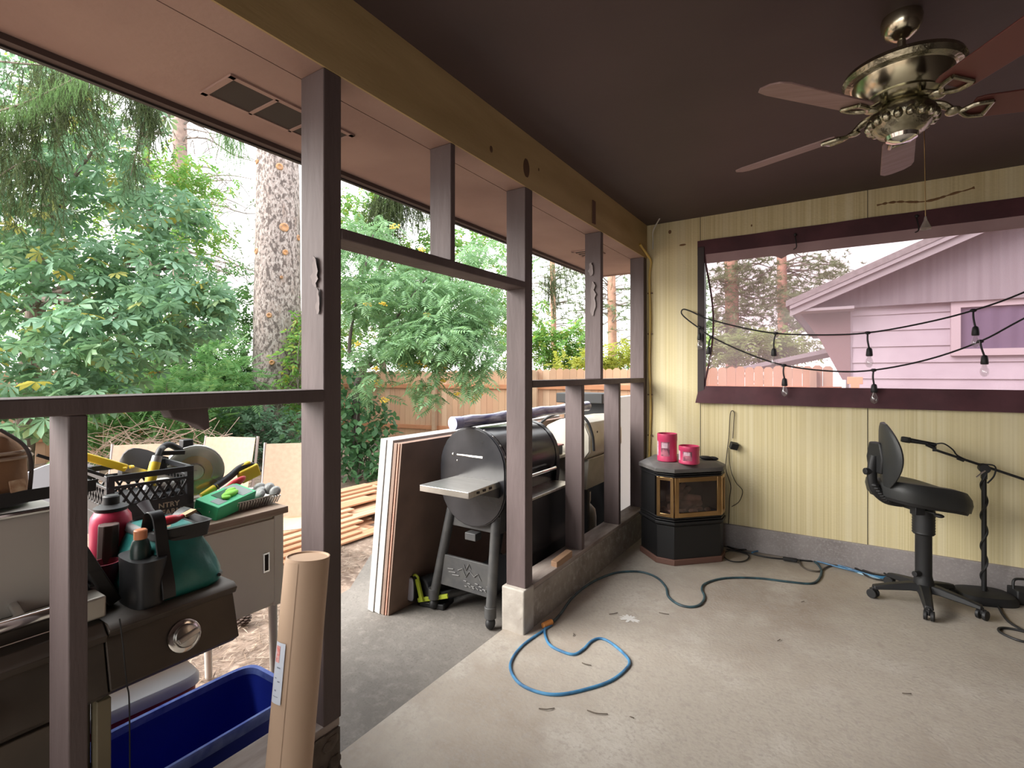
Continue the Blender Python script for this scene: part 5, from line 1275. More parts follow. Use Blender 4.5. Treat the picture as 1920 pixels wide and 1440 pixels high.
# ================================================================== fence
m_fence = leaf_mat('cedar_pickets', [(0.44, 0.26, 0.16), (0.52, 0.33, 0.21), (0.48, 0.28, 0.18), (0.57, 0.39, 0.27), (0.40, 0.24, 0.15)], trans=0.0, rough=0.8)
m_frail = mat('red_cedar_rail', (0.50, 0.23, 0.12), 0.75, c2=(0.42, 0.18, 0.09), ns=3)
m_fpost = mat('weathered_fence_post', (0.44, 0.30, 0.20), 0.8, c2=(0.36, 0.24, 0.16), ns=4)
HT = 1.78
def fence_run(label, F0, F1, rise):
    base = (F0 + F1) / 2; base.z = GZ
    fe = thing('cedar_fence', label, 'fence', base)
    fd = (F1 - F0); FL = fd.length; fd.normalize(); fn = Vector((fd.y, -fd.x, 0))     # fn points into the yard
    FP = lambda s, n, z: F0 + fd * s + fn * n + Vector((0, 0, z)) - base
    npk = int(FL / 0.142)
    bay = 17
    for b0_ in range(0, npk, bay):
        pm = MB()
        for i in range(b0_, min(npk, b0_ + bay)):
            s = i * 0.142 + rr.uniform(-0.002, 0.002)
            h = HT + rr.uniform(-0.012, 0.012) + rise * max(0, s / FL - 0.3)
            pm.prism([(0, 0), (0.138, 0), (0.138, h - 0.035), (0.10, h), (0.038, h), (0, h - 0.035)], FP(s, -0.02, 0), fd, (0, 0, 1), fn * 0.018)
        obj('picket_panel', pm, m_fence, fe)
    for z in (0.50, 1.42):
        obj('rail', MB().bar(FP(0, 0.018, z), FP(FL, 0.018, z + 0.6 * rise), 0.038, 0.085), m_frail, fe)
    for i in range(0, npk + 1, bay):
        obj('post', MB().box(FP(i * 0.142, 0.06, HT / 2), (0.09, 0.09, HT), (0, 0, math.atan2(fd.y, fd.x))), m_fpost, fe)
fence_run('cedar board fence with dog eared tops at the back of the yard', Vector((-10.8, 7.87, -0.23)), Vector((1.55, 9.55, -0.23)), 0.10)
fence_run('side run of cedar fence seen under the chestnut leaves', Vector((-10.95, -1.5, -0.23)), Vector((-10.95, 7.7, -0.23)), 0.0)

# ================================================================== neighbouring house
hs = thing('neighbour_house', 'neighbouring gabled house seen through the pinkish vinyl window', 'house', (4.6, 9.0, GZ))
V5 = Vector((4.6, 9.0, GZ))
HB = lambda x0, x1, y0, y1, z0, z1: MB().bb(x0 - 4.6, x1 - 4.6, y0 - 9, y1 - 9, z0 - GZ, z1 - GZ)
m_lap = mat('pale_lap_siding', (0.44, 0.40, 0.44), 0.7, c2=(0.40, 0.36, 0.40), ns=4)
m_gable = mat('grey_grooved_gable', (0.24, 0.225, 0.24), 0.8, c2=(0.19, 0.175, 0.19), ns=1, st=(14, 1, 0.3))
m_trim = mat('grey_house_trim', (0.28, 0.26, 0.27), 0.7)
hx0 = 1.66
lap = MB()
z = -0.2
while z < 2.45:
    lap.prism([(0, 0), (-0.028, 0), (-0.006, 0.232), (0, 0.232)], Vector((hx0, 9.12, z)) - V5, (0, 1, 0), (0, 0, 1), (7.6, 0, 0)); z += 0.232
lap.bb(hx0 - 4.6, 9.3 - 4.6, 0.12, 0.3, -0.2 - GZ, 2.5 - GZ)
obj('lap_siding', lap, m_lap, hs)
obj('corner_board', HB(hx0 - 0.015, hx0 + 0.02, 9.08, 9.14, -0.2, 2.5), m_lap, hs)
obj('side_wall', HB(hx0, hx0 + 0.1, 9.14, 16, -0.2, 2.5), m_lap, hs)
# gable: rafter line (0.96,2.50) to (2.51,3.2)
sl_ = (3.245 - 2.577) / (2.511 - 0.961)
ridge = 5.6
zr = lambda x: 2.54 + (x - 0.961) * sl_
obj('gable_wall', MB().prism([(1.25, 2.47), (9.95, 2.47), (9.95, zr(1.25)), (ridge, zr(ridge)), (1.25, zr(1.25))], Vector((0, 8.98, 0)) - V5, (1, 0, 0), (0, 0, 1), (0, 0.12, 0)), m_gable, hs)
for (d0, d1, y0_, nm) in ((0.0, 0.16, 8.62, 'rake_board'), (-0.02, 0.06, 8.58, 'rake_trim')):
    obj(nm, MB().prism([(0.90, zr(0.9) - d1), (ridge, zr(ridge) - d1), (10.3, zr(0.9) - d1), (10.3, zr(0.9) - d0), (ridge, zr(ridge) - d0), (0.90, zr(0.9) - d0)], Vector((0, y0_, 0)) - V5, (1, 0, 0), (0, 0, 1), (0, 0.04, 0)), m_trim, hs)
obj('roof', MB().prism([(0.85, zr(0.85)), (ridge, zr(ridge)), (10.35, zr(0.85)), (10.35, zr(0.85) + 0.09), (ridge, zr(ridge) + 0.09), (0.85, zr(0.85) + 0.09)], Vector((0, 8.57, 0)) - V5, (1, 0, 0), (0, 0, 1), (0, 7.4, 0)), mat('grey_roof_shingle', (0.24, 0.22, 0.22), 0.9, c2=(0.18, 0.165, 0.165), ns=20), hs)
obj('eave_soffit', MB().prism([(0.93, 2.42), (1.70, 2.42), (1.70, 2.46), (0.93, 2.46)], Vector((0, 8.64, 0)) - V5, (1, 0, 0), (0, 0, 1), (0, 7, 0)), m_trim, hs)
obj('eave_return', MB().prism([(0.96, 2.52), (1.02, 2.42), (1.28, 2.0), (1.56, 1.40), (1.66, 1.40), (1.66, 2.47), (1.3, 2.47)], Vector((0, 9.06, 0)) - V5, (1, 0, 0), (0, 0, 1), (0, 0.05, 0)), mat('brown_eave_wall', (0.19, 0.125, 0.125), 0.8), hs)
wfr = obj('window', HB(2.80, 2.90, 9.03, 9.14, 1.74, 2.50).bb(2.9 - 4.6, 4.6 - 4.6, 0.03, 0.14, 2.39 - GZ, 2.5 - GZ).bb(2.9 - 4.6, 0, 0.03, 0.14, 1.74 - GZ, 1.83 - GZ).bb(0, 0.1, 0.03, 0.14, 1.74 - GZ, 2.5 - GZ), mat('pale_window_trim', (0.42, 0.36, 0.38), 0.6), hs)
obj('curtain', MB().grid(lambda u, v: (2.9 - 4.6 + 1.7 * u, 0.075 + 0.008 * math.sin(u * 60), 1.82 - GZ + 0.58 * v), 120, 1), mat('dark_violet_curtain', (0.10, 0.075, 0.13), 0.8), wfr)
obj('garage_roof', MB().prism([(-0.15, 1.60), (1.66, 2.0), (1.66, 1.93), (-0.15, 1.52)], Vector((0, 10.4, 0)) - V5, (1, 0, 0), (0, 0, 1), (0, 3, 0)), m_trim, hs)
bxq = ony(1603, 717, 8.5)
one('orange_box', MB().box((bxq.x, 8.5, 1.40), (0.18, 0.1, 0.10)).bb(bxq.x - 0.05, bxq.x + 0.05, 8.45, 8.55, GZ, 1.36), mat('orange_paint', (0.75, 0.33, 0.17), 0.6), 'orange topped post before the neighbouring house siding', 'post', bev=0.005)
# wires beyond the fence
m_wire = mat('dark_wire', (0.05, 0.05, 0.05), 0.6)
for i, (v0, v1, t) in enumerate(((632, 638, 26), (647, 651, 26.6), (662, 664, 27.2), (676, 676, 27.8))):
    a, b = at(900, v0, t), at(1240, v1, t)
    one('power_line', MB().tube([a + (a - b), a, a.lerp(b, .5) - Vector((0, 0, 0.08)), b, b + (b - a)], 0.012, 5), m_wire, 'dark overhead wire strung beyond the cedar fence', 'wire', group='overhead wires beyond the fence')
# ================================================================== plants
def scatter_mesh(name, tv, tf, pos, rot, scl, m, parent):
    """many copies of one leaf template as one foliage mesh"""
    tv = np.array(tv, float); n = len(pos)
    V = np.einsum('nij,kj->nki', rot, tv) * np.asarray(scl).reshape(-1, 1, 1) + np.asarray(pos)[:, None, :]
    k = len(tv)
    V = V.reshape(-1, 3)
    lens = np.array([len(f) for f in tf]); flat = np.concatenate([np.array(f) for f in tf])
    idx = (flat[None, :] + (np.arange(n) * k)[:, None]).ravel()
    tot = np.tile(lens, n); start = np.concatenate([[0], np.cumsum(tot)[:-1]])
    me = bpy.data.meshes.new(name)
    me.vertices.add(len(V)); me.vertices.foreach_set('co', V.ravel())
    me.loops.add(len(idx)); me.loops.foreach_set('vertex_index', idx.astype(np.int32))
    me.polygons.add(len(tot)); me.polygons.foreach_set('loop_start', start.astype(np.int32))
    me.update(calc_edges=True); me.validate()
    me.materials.append(m)
    o = bpy.data.objects.new(name, me); C.objects.link(o)
    if parent: o.parent = parent
    return o

def rotmats(n, tilt, yaw=None, roll=0.3):
    """local z up, tilted away; local +y is the leaf's pointing direction"""
    y = RNG.uniform(0, 2 * PI, n) if yaw is None else yaw
    p = RNG.normal(tilt[0], tilt[1], n); r = RNG.normal(0, roll, n)
    cy, sy, cp, sp_, cr_, sr = np.cos(y), np.sin(y), np.cos(p), np.sin(p), np.cos(r), np.sin(r)
    Z = np.zeros(n); O = np.ones(n)
    Rz = np.stack([np.stack([cy, -sy, Z], 1), np.stack([sy, cy, Z], 1), np.stack([Z, Z, O], 1)], 1)
    Rx = np.stack([np.stack([O, Z, Z], 1), np.stack([Z, cp, -sp_], 1), np.stack([Z, sp_, cp], 1)], 1)
    Ry = np.stack([np.stack([cr_, Z, sr], 1), np.stack([Z, O, Z], 1), np.stack([-sr, Z, cr_], 1)], 1)
    return Rz @ Rx @ Ry

def palmate(nl=6, droop=0.25):
    v = [(0, 0, 0)]; f = []
    for i in range(nl):
        a = rad(-105 + 210 * i / (nl - 1))
        L = 1.0 - 0.35 * abs(i - (nl - 1) / 2) / ((nl - 1) / 2)
        d = np.array([math.sin(a), math.cos(a), 0]); s = np.array([d[1], -d[0], 0])
        def P(t, w): return tuple(d * L * t + s * w * L + np.array([0, 0, -droop * L * t * t + abs(w) * 0.25]))
        b = len(v)
        v += [P(0.4, -0.10), P(0.74, -0.19), P(1.0, 0), P(0.74, 0.19), P(0.4, 0.10)]
        f += [(0, b, b + 1, b + 2), (0, b + 2, b + 3, b + 4)]
    return v, f

def pinnate(np_=7, wd=0.07):
    v = []; f = []
    v += [(-0.008, 0, 0), (0.008, 0, 0), (0.004, 1, -0.16), (-0.004, 1, -0.16)]; f += [(0, 1, 2, 3)]
    for i in range(np_):
        t = 0.16 + 0.8 * i / np_
        for s in (-1, 1):
            L = 0.30 * (0.75 + 0.5 * math.sin(PI * (i + 0.6) / np_))
            z = -0.16 * t * t
            b = len(v)
            v += [(0, t, z), (s * L * 0.5, t + 0.10 + wd * 0.5, z + 0.01), (s * L, t + 0.17, z - 0.05), (s * L * 0.5, t + 0.06 - wd * 0.5, z + 0.01)]
            f += [(b, b + 1, b + 2, b + 3)]
    v += [(0.07, 0.98, -0.16), (0, 1.28, -0.24), (-0.07, 0.98, -0.16)]; n = len(v); f += [(n - 3, n - 2, n - 1)]
    return v, f

def simple_leaf(w_=0.32):
    return [(0, 0, 0), (-w_ * .8, 0.35, 0.05), (-w_ * .7, 0.68, 0.03), (0, 1, -0.08), (w_ * .7, 0.68, 0.03), (w_ * .8, 0.35, 0.05)], [(0, 1, 2, 3), (0, 3, 4, 5)]

def sprig(k=7):
    """a twig of small leaves"""
    v = []; f = []
    a, b = simple_leaf(0.26)
    for i in range(k):
        t = i / (k - 1)
        ang = (1 if i % 2 else -1) * (1.0 - 0.75 * t)
        ca, sa = math.cos(ang), math.sin(ang)
        o = len(v)
        for x, y, z in a:
            x, y = x * 0.42, y * 0.42
            v.append((x * ca + y * sa, -x * sa + y * ca + t * 0.65, z * 0.4 - 0.2 * t * t + 0.05 * (i % 3)))
        f += [tuple(q + o for q in p) for p in b]
    return v, f

def needle_tuft(n=16, up=0.5, L=1.0):
    v = []; f = []
    r = random.Random(n)
    for i in range(n):
        a = r.uniform(0, 2 * PI); e = r.uniform(-0.2, 1.2) * up
        d = Vector((math.cos(a) * math.cos(e), math.sin(a) * math.cos(e), math.sin(e))) * L * r.uniform(0.7, 1)
        s = Vector((-math.sin(a), math.cos(a), 0)) * 0.035
        o = len(v); v += [tuple(s), tuple(-s), tuple(d)]; f += [(o, o + 1, o + 2)]
    return v, f

def hang_twig(n=44):
    """drooping spruce twig, 1 m down the -z axis"""
    v = []; f = []
    r = random.Random(3)
    for i in range(n):
        t = i / n
        z = -t
        a = r.uniform(0, 2 * PI); L = 0.085 * (1.2 - 0.5 * t)
        d = Vector((math.cos(a) * L, math.sin(a) * L, -0.07)); s = Vector((-math.sin(a), math.cos(a), 0)) * 0.007
        o = len(v); v += [tuple(Vector((0, 0, z)) + s), tuple(Vector((0, 0, z)) - s), tuple(Vector((0, 0, z)) + d)]; f += [(o, o + 1, o + 2)]
    o = len(v); v += [(-0.006, 0, 0), (0.006, 0, 0), (0.002, 0, -1), (-0.002, 0, -1)]; f += [(o, o + 1, o + 2, o + 3)]
    o = len(v); v += [(0, -0.006, 0), (0, 0.006, 0), (0, 0.002, -1), (0, -0.002, -1)]; f += [(o, o + 1, o + 2, o + 3)]
    return v, f

def cloud(blobs, clump=0.0, per=1):
    """points in ellipsoids [(centre, (rx, ry, rz), count)], fuller towards the skin; optionally in clumps"""
    out = []
    for c, r, n in blobs:
        m = max(1, n // per)
        d = RNG.normal(size=(m, 3)); d /= np.linalg.norm(d, axis=1)[:, None]
        q = RNG.uniform(0.25, 1.0, m) ** 0.5
        p = d * q[:, None] * np.array(r) + np.array(c)
        if per > 1:
            p = np.repeat(p, per, 0) + RNG.normal(0, clump, (m * per, 3))
        out.append(p)
    return np.concatenate(out)

def branches(base, ends, r0, r1=0.008, wob=0.1, seed=1):
    r = random.Random(seed); m = MB()
    for e in ends:
        b, e = Vector(base), Vector(e)
        L = (e - b).length
        P = [b]
        for t in (0.3, 0.6, 0.85):
            P.append(b.lerp(e, t) + Vector((r.uniform(-1, 1), r.uniform(-1, 1), r.uniform(-0.3, 1))) * wob * L * 0.4)
        P.append(e)
        S = smooth_path(P, 4)
        m.tube(S, [r0 + (r1 - r0) * i / (len(S) - 1) for i in range(len(S))], 7)
    return m

GRN = -0.19
m_bark = mat('grey_brown_bark', (0.22, 0.17, 0.14), 0.9, c2=(0.10, 0.075, 0.06), ns=9, st=(3, 3, 0.6), bump=0.6, bs=22)
m_bigbark = mixed('scaly_pine_bark', [(0.36, 0.295, 0.275), ((0.46, 0.40, 0.38), 20, 0.46, 0.60, (1, 1, 0.7)), ((0.27, 0.19, 0.16), 4, 0.55, 0.72, (1, 1, 0.5)), ((0.11, 0.085, 0.078), 11, 0.50, 0.58, (1.2, 1.2, 0.7)), ((0.14, 0.105, 0.095), 24, 0.53, 0.60, (1.3, 1.3, 0.6))])
m_chest = leaf_mat('chestnut_leaves', [(0.16, 0.28, 0.13), (0.19, 0.33, 0.17), (0.22, 0.38, 0.22), (0.15, 0.30, 0.12), (0.23, 0.39, 0.26), (0.19, 0.34, 0.15), (0.26, 0.42, 0.29), (0.18, 0.33, 0.18), (0.24, 0.41, 0.27), (0.16, 0.30, 0.16), (0.21, 0.36, 0.21), (0.55, 0.46, 0.08)], 0.4)
m_lime_leaf = leaf_mat('light_green_leaves', [(0.13, 0.30, 0.06), (0.19, 0.38, 0.08), (0.16, 0.33, 0.10), (0.26, 0.42, 0.09), (0.12, 0.26, 0.07), (0.42, 0.42, 0.07)], 0.5)
m_rowan = leaf_mat('rowan_leaves', [(0.17, 0.30, 0.13), (0.21, 0.37, 0.19), (0.25, 0.42, 0.22), (0.19, 0.34, 0.13), (0.29, 0.46, 0.26), (0.23, 0.39, 0.16)], 0.4)
m_dk = leaf_mat('dark_green_leaves', [(0.05, 0.13, 0.055), (0.075, 0.18, 0.07), (0.10, 0.22, 0.09), (0.06, 0.15, 0.065)], 0.35)
m_fern = leaf_mat('fresh_green_fronds', [(0.13, 0.30, 0.09), (0.18, 0.37, 0.13), (0.22, 0.42, 0.17), (0.28, 0.44, 0.14)], 0.5)
m_spruce = leaf_mat('spruce_needles', [(0.06, 0.08, 0.035), (0.085, 0.115, 0.045), (0.11, 0.15, 0.055), (0.05, 0.062, 0.034), (0.13, 0.18, 0.065)], 0.3)
m_spr2 = leaf_mat('bright_spruce_needles', [(0.14, 0.26, 0.10), (0.19, 0.33, 0.12), (0.24, 0.40, 0.15)], 0.35)
m_pine = leaf_mat('pine_needles', [(0.12, 0.18, 0.085), (0.17, 0.24, 0.11), (0.21, 0.29, 0.13), (0.14, 0.17, 0.09)], 0.4)
m_yb = leaf_mat('yellow_green_bush', [(0.36, 0.40, 0.06), (0.46, 0.46, 0.08), (0.28, 0.36, 0.07)], 0.5)
m_twig = mat('grey_twigs', (0.20, 0.17, 0.155), 0.9)
m_berry = mat('yellow_berries', (0.66, 0.46, 0.06), 0.5)

def tree(name, label, cat, base, trunk_pts, rad_pts, bmat, group=None):
    t = thing(name, label, cat, base, 0, group)
    B = Vector(base)
    tm = MB()
    for pts, rs in zip(trunk_pts, rad_pts):
        S = smooth_path([Vector(p) - B for p in pts], 5)
        n = len(S)
        tm.tube(S, [rs[0] + (rs[1] - rs[0]) * i / (n - 1) for i in range(n)], 12)
    if trunk_pts: obj('trunk', tm, bmat, t)
    return t

def blob(u, v, t, r, n):
    return (tuple(at(u, v, t)), r if isinstance(r, tuple) else (r, r, r), n)
def local(P, base): return np.asarray(P) - np.array(tuple(base))

# --- horse chestnut at the left
b = at(40, 700, 8.5); b.z = GRN
ch = tree('chestnut_tree', 'large leaved chestnut tree filling the yard on the left', 'tree', b, [[b, at(60, 640, 8.4), at(90, 420, 8.2), at(120, 150, 8.0), at(120, -150, 8.0)]], [(0.16, 0.06)], m_bark)
limbs = [at(u, v, t) for u, v, t in ((330, 480, 7.4), (380, 640, 7.2), (-120, 420, 7.5), (200, 250, 7.6), (300, 700, 6.8), (20, 600, 6.3), (380, 420, 7.8))]
obj('branch', branches(at(70, 560, 8.4) - b, [e - b for e in limbs], 0.06, 0.012, 0.25), m_bark, ch)
bl = [blob(40, 690, 6.0, (0.9, 0.8, 0.55), 190), blob(210, 640, 6.4, (1.0, 0.8, 0.55), 240), blob(330, 590, 6.8, (0.7, 0.7, 0.5), 170),
      blob(90, 540, 6.8, (1.0, 0.9, 0.7), 260), blob(270, 500, 7.2, (0.95, 0.8, 0.5), 230), blob(-60, 480, 6.8, (0.9, 0.9, 0.9), 160),
      blob(60, 400, 7.4, (0.9, 0.8, 0.6), 190), blob(300, 400, 7.6, (0.75, 0.7, 0.45), 150), blob(180, 320, 7.8, (0.9, 0.8, 0.6), 180),
      blob(20, 250, 7.8, (0.9, 0.8, 0.7), 160), blob(220, 200, 8.2, (0.8, 0.8, 0.55), 110), blob(90, 110, 8.2, (1.0, 0.9, 0.7), 150), blob(40, 780, 5.6, (0.5, 0.4, 0.25), 50), blob(-200, 650, 6.5, (1, 1, 1.2), 150),
      blob(390, 560, 7.0, (0.35, 0.4, 0.3), 50), blob(150, 740, 6.0, (0.6, 0.5, 0.25), 70)]
P = cloud(bl)
tv, tf = palmate()
scatter_mesh('foliage', tv, tf, local(P, b), rotmats(len(P), (-0.55, 0.35), None, 0.3), RNG.uniform(0.13, 0.235, len(P)), m_chest, ch)

# --- light green maple behind
b = at(300, 700, 12.5); b.z = GRN
mp_ = tree('maple_tree', 'light green small leaved tree behind the chestnut tree', 'tree', b, [[b, at(290, 500, 12.5), at(270, 250, 12.3), at(260, 50, 12)]], [(0.14, 0.05)], m_bark)
bl = [blob(350, 440, 11.5, (0.75, 0.8, 0.5), 120), blob(360, 350, 12, (0.55, 0.8, 0.4), 80), blob(300, 330, 12, (0.9, 0.9, 0.7), 90), blob(170, 330, 12, (1.6, 1.0, 1.6), 260), blob(130, 130, 12, (2.0, 1.0, 1.2), 240), blob(40, 500, 12, (1.6, 1.2, 2.0), 220), blob(230, 600, 11, (1.8, 1.0, 1.0), 200)]
P = cloud(bl, 0.20, 6); P = np.concatenate([P, cloud(bl, 0.2, 5)])
tv, tf = sprig()
scatter_mesh('foliage', tv, tf, local(P, b), rotmats(len(P), (-0.3, 0.5)), RNG.uniform(0.20, 0.34, len(P)), m_lime_leaf, mp_)

# --- big pine trunk with pruned branch scars
b = at(521, 850, 11.4); b.z = GRN
tr_ = thing('pine_tree', 'massive pale barked pine trunk with orange pruning scars', 'tree', b)
m = MB()
rings = []
r_ = random.Random(2)
NR = 48
for i in range(60):
    z = i * 0.2
    rr_ = (0.535 - 0.003 * i) * (1 + 0.25 * math.exp(-z / 0.35))
    rings.append([Vector((rr_ * (1 + 0.018 * math.sin(a * 9 + z * 2.2) + r_.uniform(-0.012, 0.012)) * math.cos(a), rr_ * (1 + 0.018 * math.sin(a * 7 + z * 1.3) + r_.uniform(-0.012, 0.012)) * math.sin(a), z)) for a in [2 * PI * k / NR for k in range(NR)]])
m.loft(rings)
obj('trunk', m, m_bigbark, tr_, ang=60)
m_scar = mat('orange_scar', (0.55, 0.28, 0.12), 0.8, c2=(0.36, 0.22, 0.15), ns=16, bump=0.5)
cd = (EYE - b); cd.z = 0; cd.normalize(); sd = Vector((-cd.y, cd.x, 0))
for (u, v, s) in ((482, 300, .05), (524, 312, .065), (533, 425, .085), (560, 437, .06), (481, 470, .06), (535, 472, .055), (505, 592, .05), (556, 600, .05), (528, 520, .03), (510, 680, .05)):
    q = at(u, v, 11.0); off = q - b
    lat = max(-0.48, min(0.48, off.dot(sd)))
    rr_ = 0.535 - 0.003 * off.z / 0.2
    c = sd * lat + cd * math.sqrt(max(0.02, rr_ ** 2 - lat ** 2)); c.z = off.z
    n = Vector((c.x, c.y, 0)).normalized()
    M = Matrix((n.cross(Vector((0, 0, 1))), Vector((0, 0, 1)), n)).transposed()
    sc = MB().lathe([(s * 1.25, -0.03), (s * 1.1, 0.02), (s * 0.75, 0.03), (s * 0.4, 0.012), (0, 0.012)], c, 14, M)
    obj('pruning_scar', sc, m_scar, tr_)

# --- second, thinner trunk with bare branches
b = at(337, 700, 17); b.z = GRN
t2 = tree('bare_pine', 'slender distant pine trunk with bare tangled branches', 'tree', b, [[b, at(338, 400, 17), at(337, 200, 17), at(335, -200, 17)]], [(0.24, 0.19)], mat('pinkish_bark', (0.36, 0.26, 0.22), 0.9, c2=(0.24, 0.17, 0.15), ns=8, bump=0.4))
bm_ = MB()
r_ = random.Random(8)
for k in range(60):
    v = r_.uniform(120, 520)
    s = at(337, v, 17) - b
    sgn = r_.choice((-1, 1, 1))
    L = r_.uniform(0.8, 3.0)
    e = s + Vector((CY, SY, 0)) * (sgn * L) + Vector((-SY, CY, 0)) * r_.uniform(-1, 1) + Vector((0, 0, r_.uniform(-1.2, 0.5)))
    P_ = [s, s.lerp(e, .35) + Vector((0, 0, r_.uniform(0, .3))), s.lerp(e, .7) + Vector((0, 0, r_.uniform(-.1, .25))), e]
    S = smooth_path(P_, 3); bm_.tube(S, [0.038 - 0.026 * i / (len(S) - 1) for i in range(len(S))], 5)
    for j in range(6):
        a = s.lerp(e, r_.uniform(0.3, 1)); c = a + Vector((r_.uniform(-.5, .5), r_.uniform(-.5, .5), r_.uniform(-.6, .3)))
        bm_.tube([a, a.lerp(c, .5) + Vector((0, 0, .05)), c], 0.013, 4)
obj('branch', bm_, m_twig, t2)
P = cloud([blob(430, 380, 16, (0.8, 1.0, 1.4), 130), blob(400, 560, 16, (0.9, 1.0, 0.8), 160), blob(450, 460, 16, (0.5, .8, 1.0), 70)], 0.15, 4)
tv, tf = needle_tuft(18)
scatter_mesh('foliage', tv, tf, local(P, b), rotmats(len(P), (0, 1.0)), RNG.uniform(0.12, 0.22, len(P)), m_pine, t2)

# --- drooping spruce boughs from a tree out of the frame
b = Vector(at(-500, 700, 7.0)); b.z = GRN
s_t = tree('spruce_tree', 'drooping spruce boughs hanging in from the upper left', 'tree', b, [[b, at(-500, 300, 7), at(-480, -300, 7), at(-460, -900, 7)]], [(0.25, 0.12)], m_bark)
def bough(t_, b, pts, n, lens, m_, tw=0.05, name='bough'):
    S = smooth_path([Vector(p) for p in pts], 8)
    wood = MB().tube([p - b for p in S], [0.015 - 0.010 * i / (len(S) - 1) for i in range(len(S))], 7)
    w_ = obj(name, wood, m_bark, t_)
    P = []
    for k in range(n):
        i = int(min(0.999, random.random()) * (len(S) - 1)); f_ = random.random()
        P.append(S[i].lerp(S[i + 1], f_) + Vector((random.gauss(0, tw), random.gauss(0, tw), random.gauss(0, tw * 0.5))))
    P = np.array([tuple(p) for p in P])
    tv, tf = hang_twig()
    R = rotmats(n, (0, 0.22), None, 0.22)
    o = scatter_mesh('needles', tv, tf, local(P, b), R, RNG.uniform(lens[0], lens[1], n), m_, t_)
    return o
bough(s_t, b, [at(-200, 260, 6.6), at(-60, 240, 6.5), at(30, 205, 6.3), at(100, 165, 6.2), at(165, 130, 6.1)], 420, (0.35, 0.9), m_spruce, 0.14)
bough(s_t, b, [at(-200, 225, 6.0), at(-40, 215, 5.9), at(40, 195, 5.8), at(105, 165, 5.8), at(170, 132, 5.8)], 520, (0.09, 0.24), m_spr2, 0.07)
bough(s_t, b, [at(-100, 420, 6.2), at(0, 330, 6.2), at(60, 300, 6.2), at(80, 320, 6.2)], 130, (0.3, 0.9), m_spruce, 0.12)
bough(s_t, b, [at(-150, 100, 7.2), at(50, 120, 7.2), at(180, 130, 7.1), at(262, 165, 7.0), at(275, 215, 7.0)], 260, (0.25, 0.8), m_spruce, 0.09)
bough(s_t, b, [at(262, 165, 7.0), at(275, 200, 7.0), at(262, 260, 7.0), at(245, 330, 7.0)], 170, (0.2, 0.5), m_spruce, 0.06)

b = Vector(at(560, 700, 10.0)); b.z = GRN
b = Vector(at(820, -200, 12.0)); b.z = GRN
s2 = thing('spruce_bough_tree', 'drooping spruce bough tips hanging behind the eave and studs', 'tree', b)
bough(s2, b, [at(380, 120, 9), at(410, 200, 9), at(430, 250, 9), at(450, 262, 9)], 150, (0.3, 0.62), m_spr2, 0.09)
bough(s2, b, [at(800, 260, 12), at(760, 330, 12), at(735, 360, 12), at(700, 385, 12)], 330, (0.5, 1.3), m_spruce, 0.16)
bough(s2, b, [at(900, 300, 12), at(840, 340, 12), at(790, 380, 12), at(745, 395, 12)], 170, (0.4, 0.9), m_spruce, 0.16)
bough(s2, b, [at(1250, 420, 14), at(1120, 470, 14), at(1050, 500, 14), at(1025, 540, 14)], 170, (0.4, 1.2), m_spruce, 0.15)

# --- rowan before the fence
b = at(668, 790, 8.2); b.z = GRN
rw = tree('rowan_tree', 'feathery leaved rowan with yellow berries before the fence', 'tree', b, [[b, at(668, 740, 8.2), at(680, 700, 8.2), at(676, 680, 8.2)], [at(678, 700, 8.2), at(700, 665, 8.2), at(740, 600, 8.1), at(800, 520, 8.0)], [at(676, 690, 8.2), at(655, 655, 8.2), at(670, 560, 8.3), at(700, 440, 8.3)], [at(690, 688, 8.2), at(730, 665, 8.0), at(800, 640, 7.8), at(880, 640, 7.6)]], [(0.07, 0.055), (0.045, 0.012), (0.04, 0.012), (0.035, 0.01)], mat('dark_rowan_bark', (0.09, 0.07, 0.065), 0.9))
bl = [blob(740, 560, 8.2, (0.95, 0.9, 0.5), 330), blob(860, 570, 8.0, (0.8, 0.8, 0.45), 290), blob(800, 640, 7.6, (0.85, 0.7, 0.4), 360), blob(690, 500, 8.5, (0.6, 0.8, 0.7), 150), blob(880, 650, 7.6, (0.6, 0.6, 0.4), 120), blob(720, 660, 7.7, (0.45, 0.5, 0.3), 70), blob(840, 500, 8.6, (0.9, 0.8, 0.4), 140), blob(800, 720, 7.5, (0.28, 0.3, 0.45), 46), blob(700, 720, 7.6, (0.3, 0.3, 0.25), 26), blob(890, 700, 7.4, (0.25, 0.3, 0.3), 36), blob(690, 450, 9, (0.7, 0.7, 0.5), 110), blob(930, 480, 9, (0.5, 0.7, 0.5), 60)]
P = cloud(bl)
tv, tf = pinnate()
scatter_mesh('foliage', tv, tf, local(P, b), rotmats(len(P), (-0.45, 0.35)), RNG.uniform(0.22, 0.34, len(P)), m_rowan, rw)
r_ = random.Random(4)
for (u, v) in ((785, 680), (797, 685), (830, 715), (858, 738), (888, 748), (897, 740), (768, 648), (753, 685), (720, 750), (710, 718), (828, 690), (690, 570), (720, 570), (800, 590), (845, 640), (670, 645), (740, 425), (790, 470), (705, 690), (770, 700)):
    c = at(u, v, 7.45) - b
    by = MB()
    for k in range(16):
        by.ball(c + Vector((r_.gauss(0, .03), r_.gauss(0, .03), r_.gauss(0, .018))), 0.014, 6, 4)
    obj('berry_cluster', by, m_berry, rw)

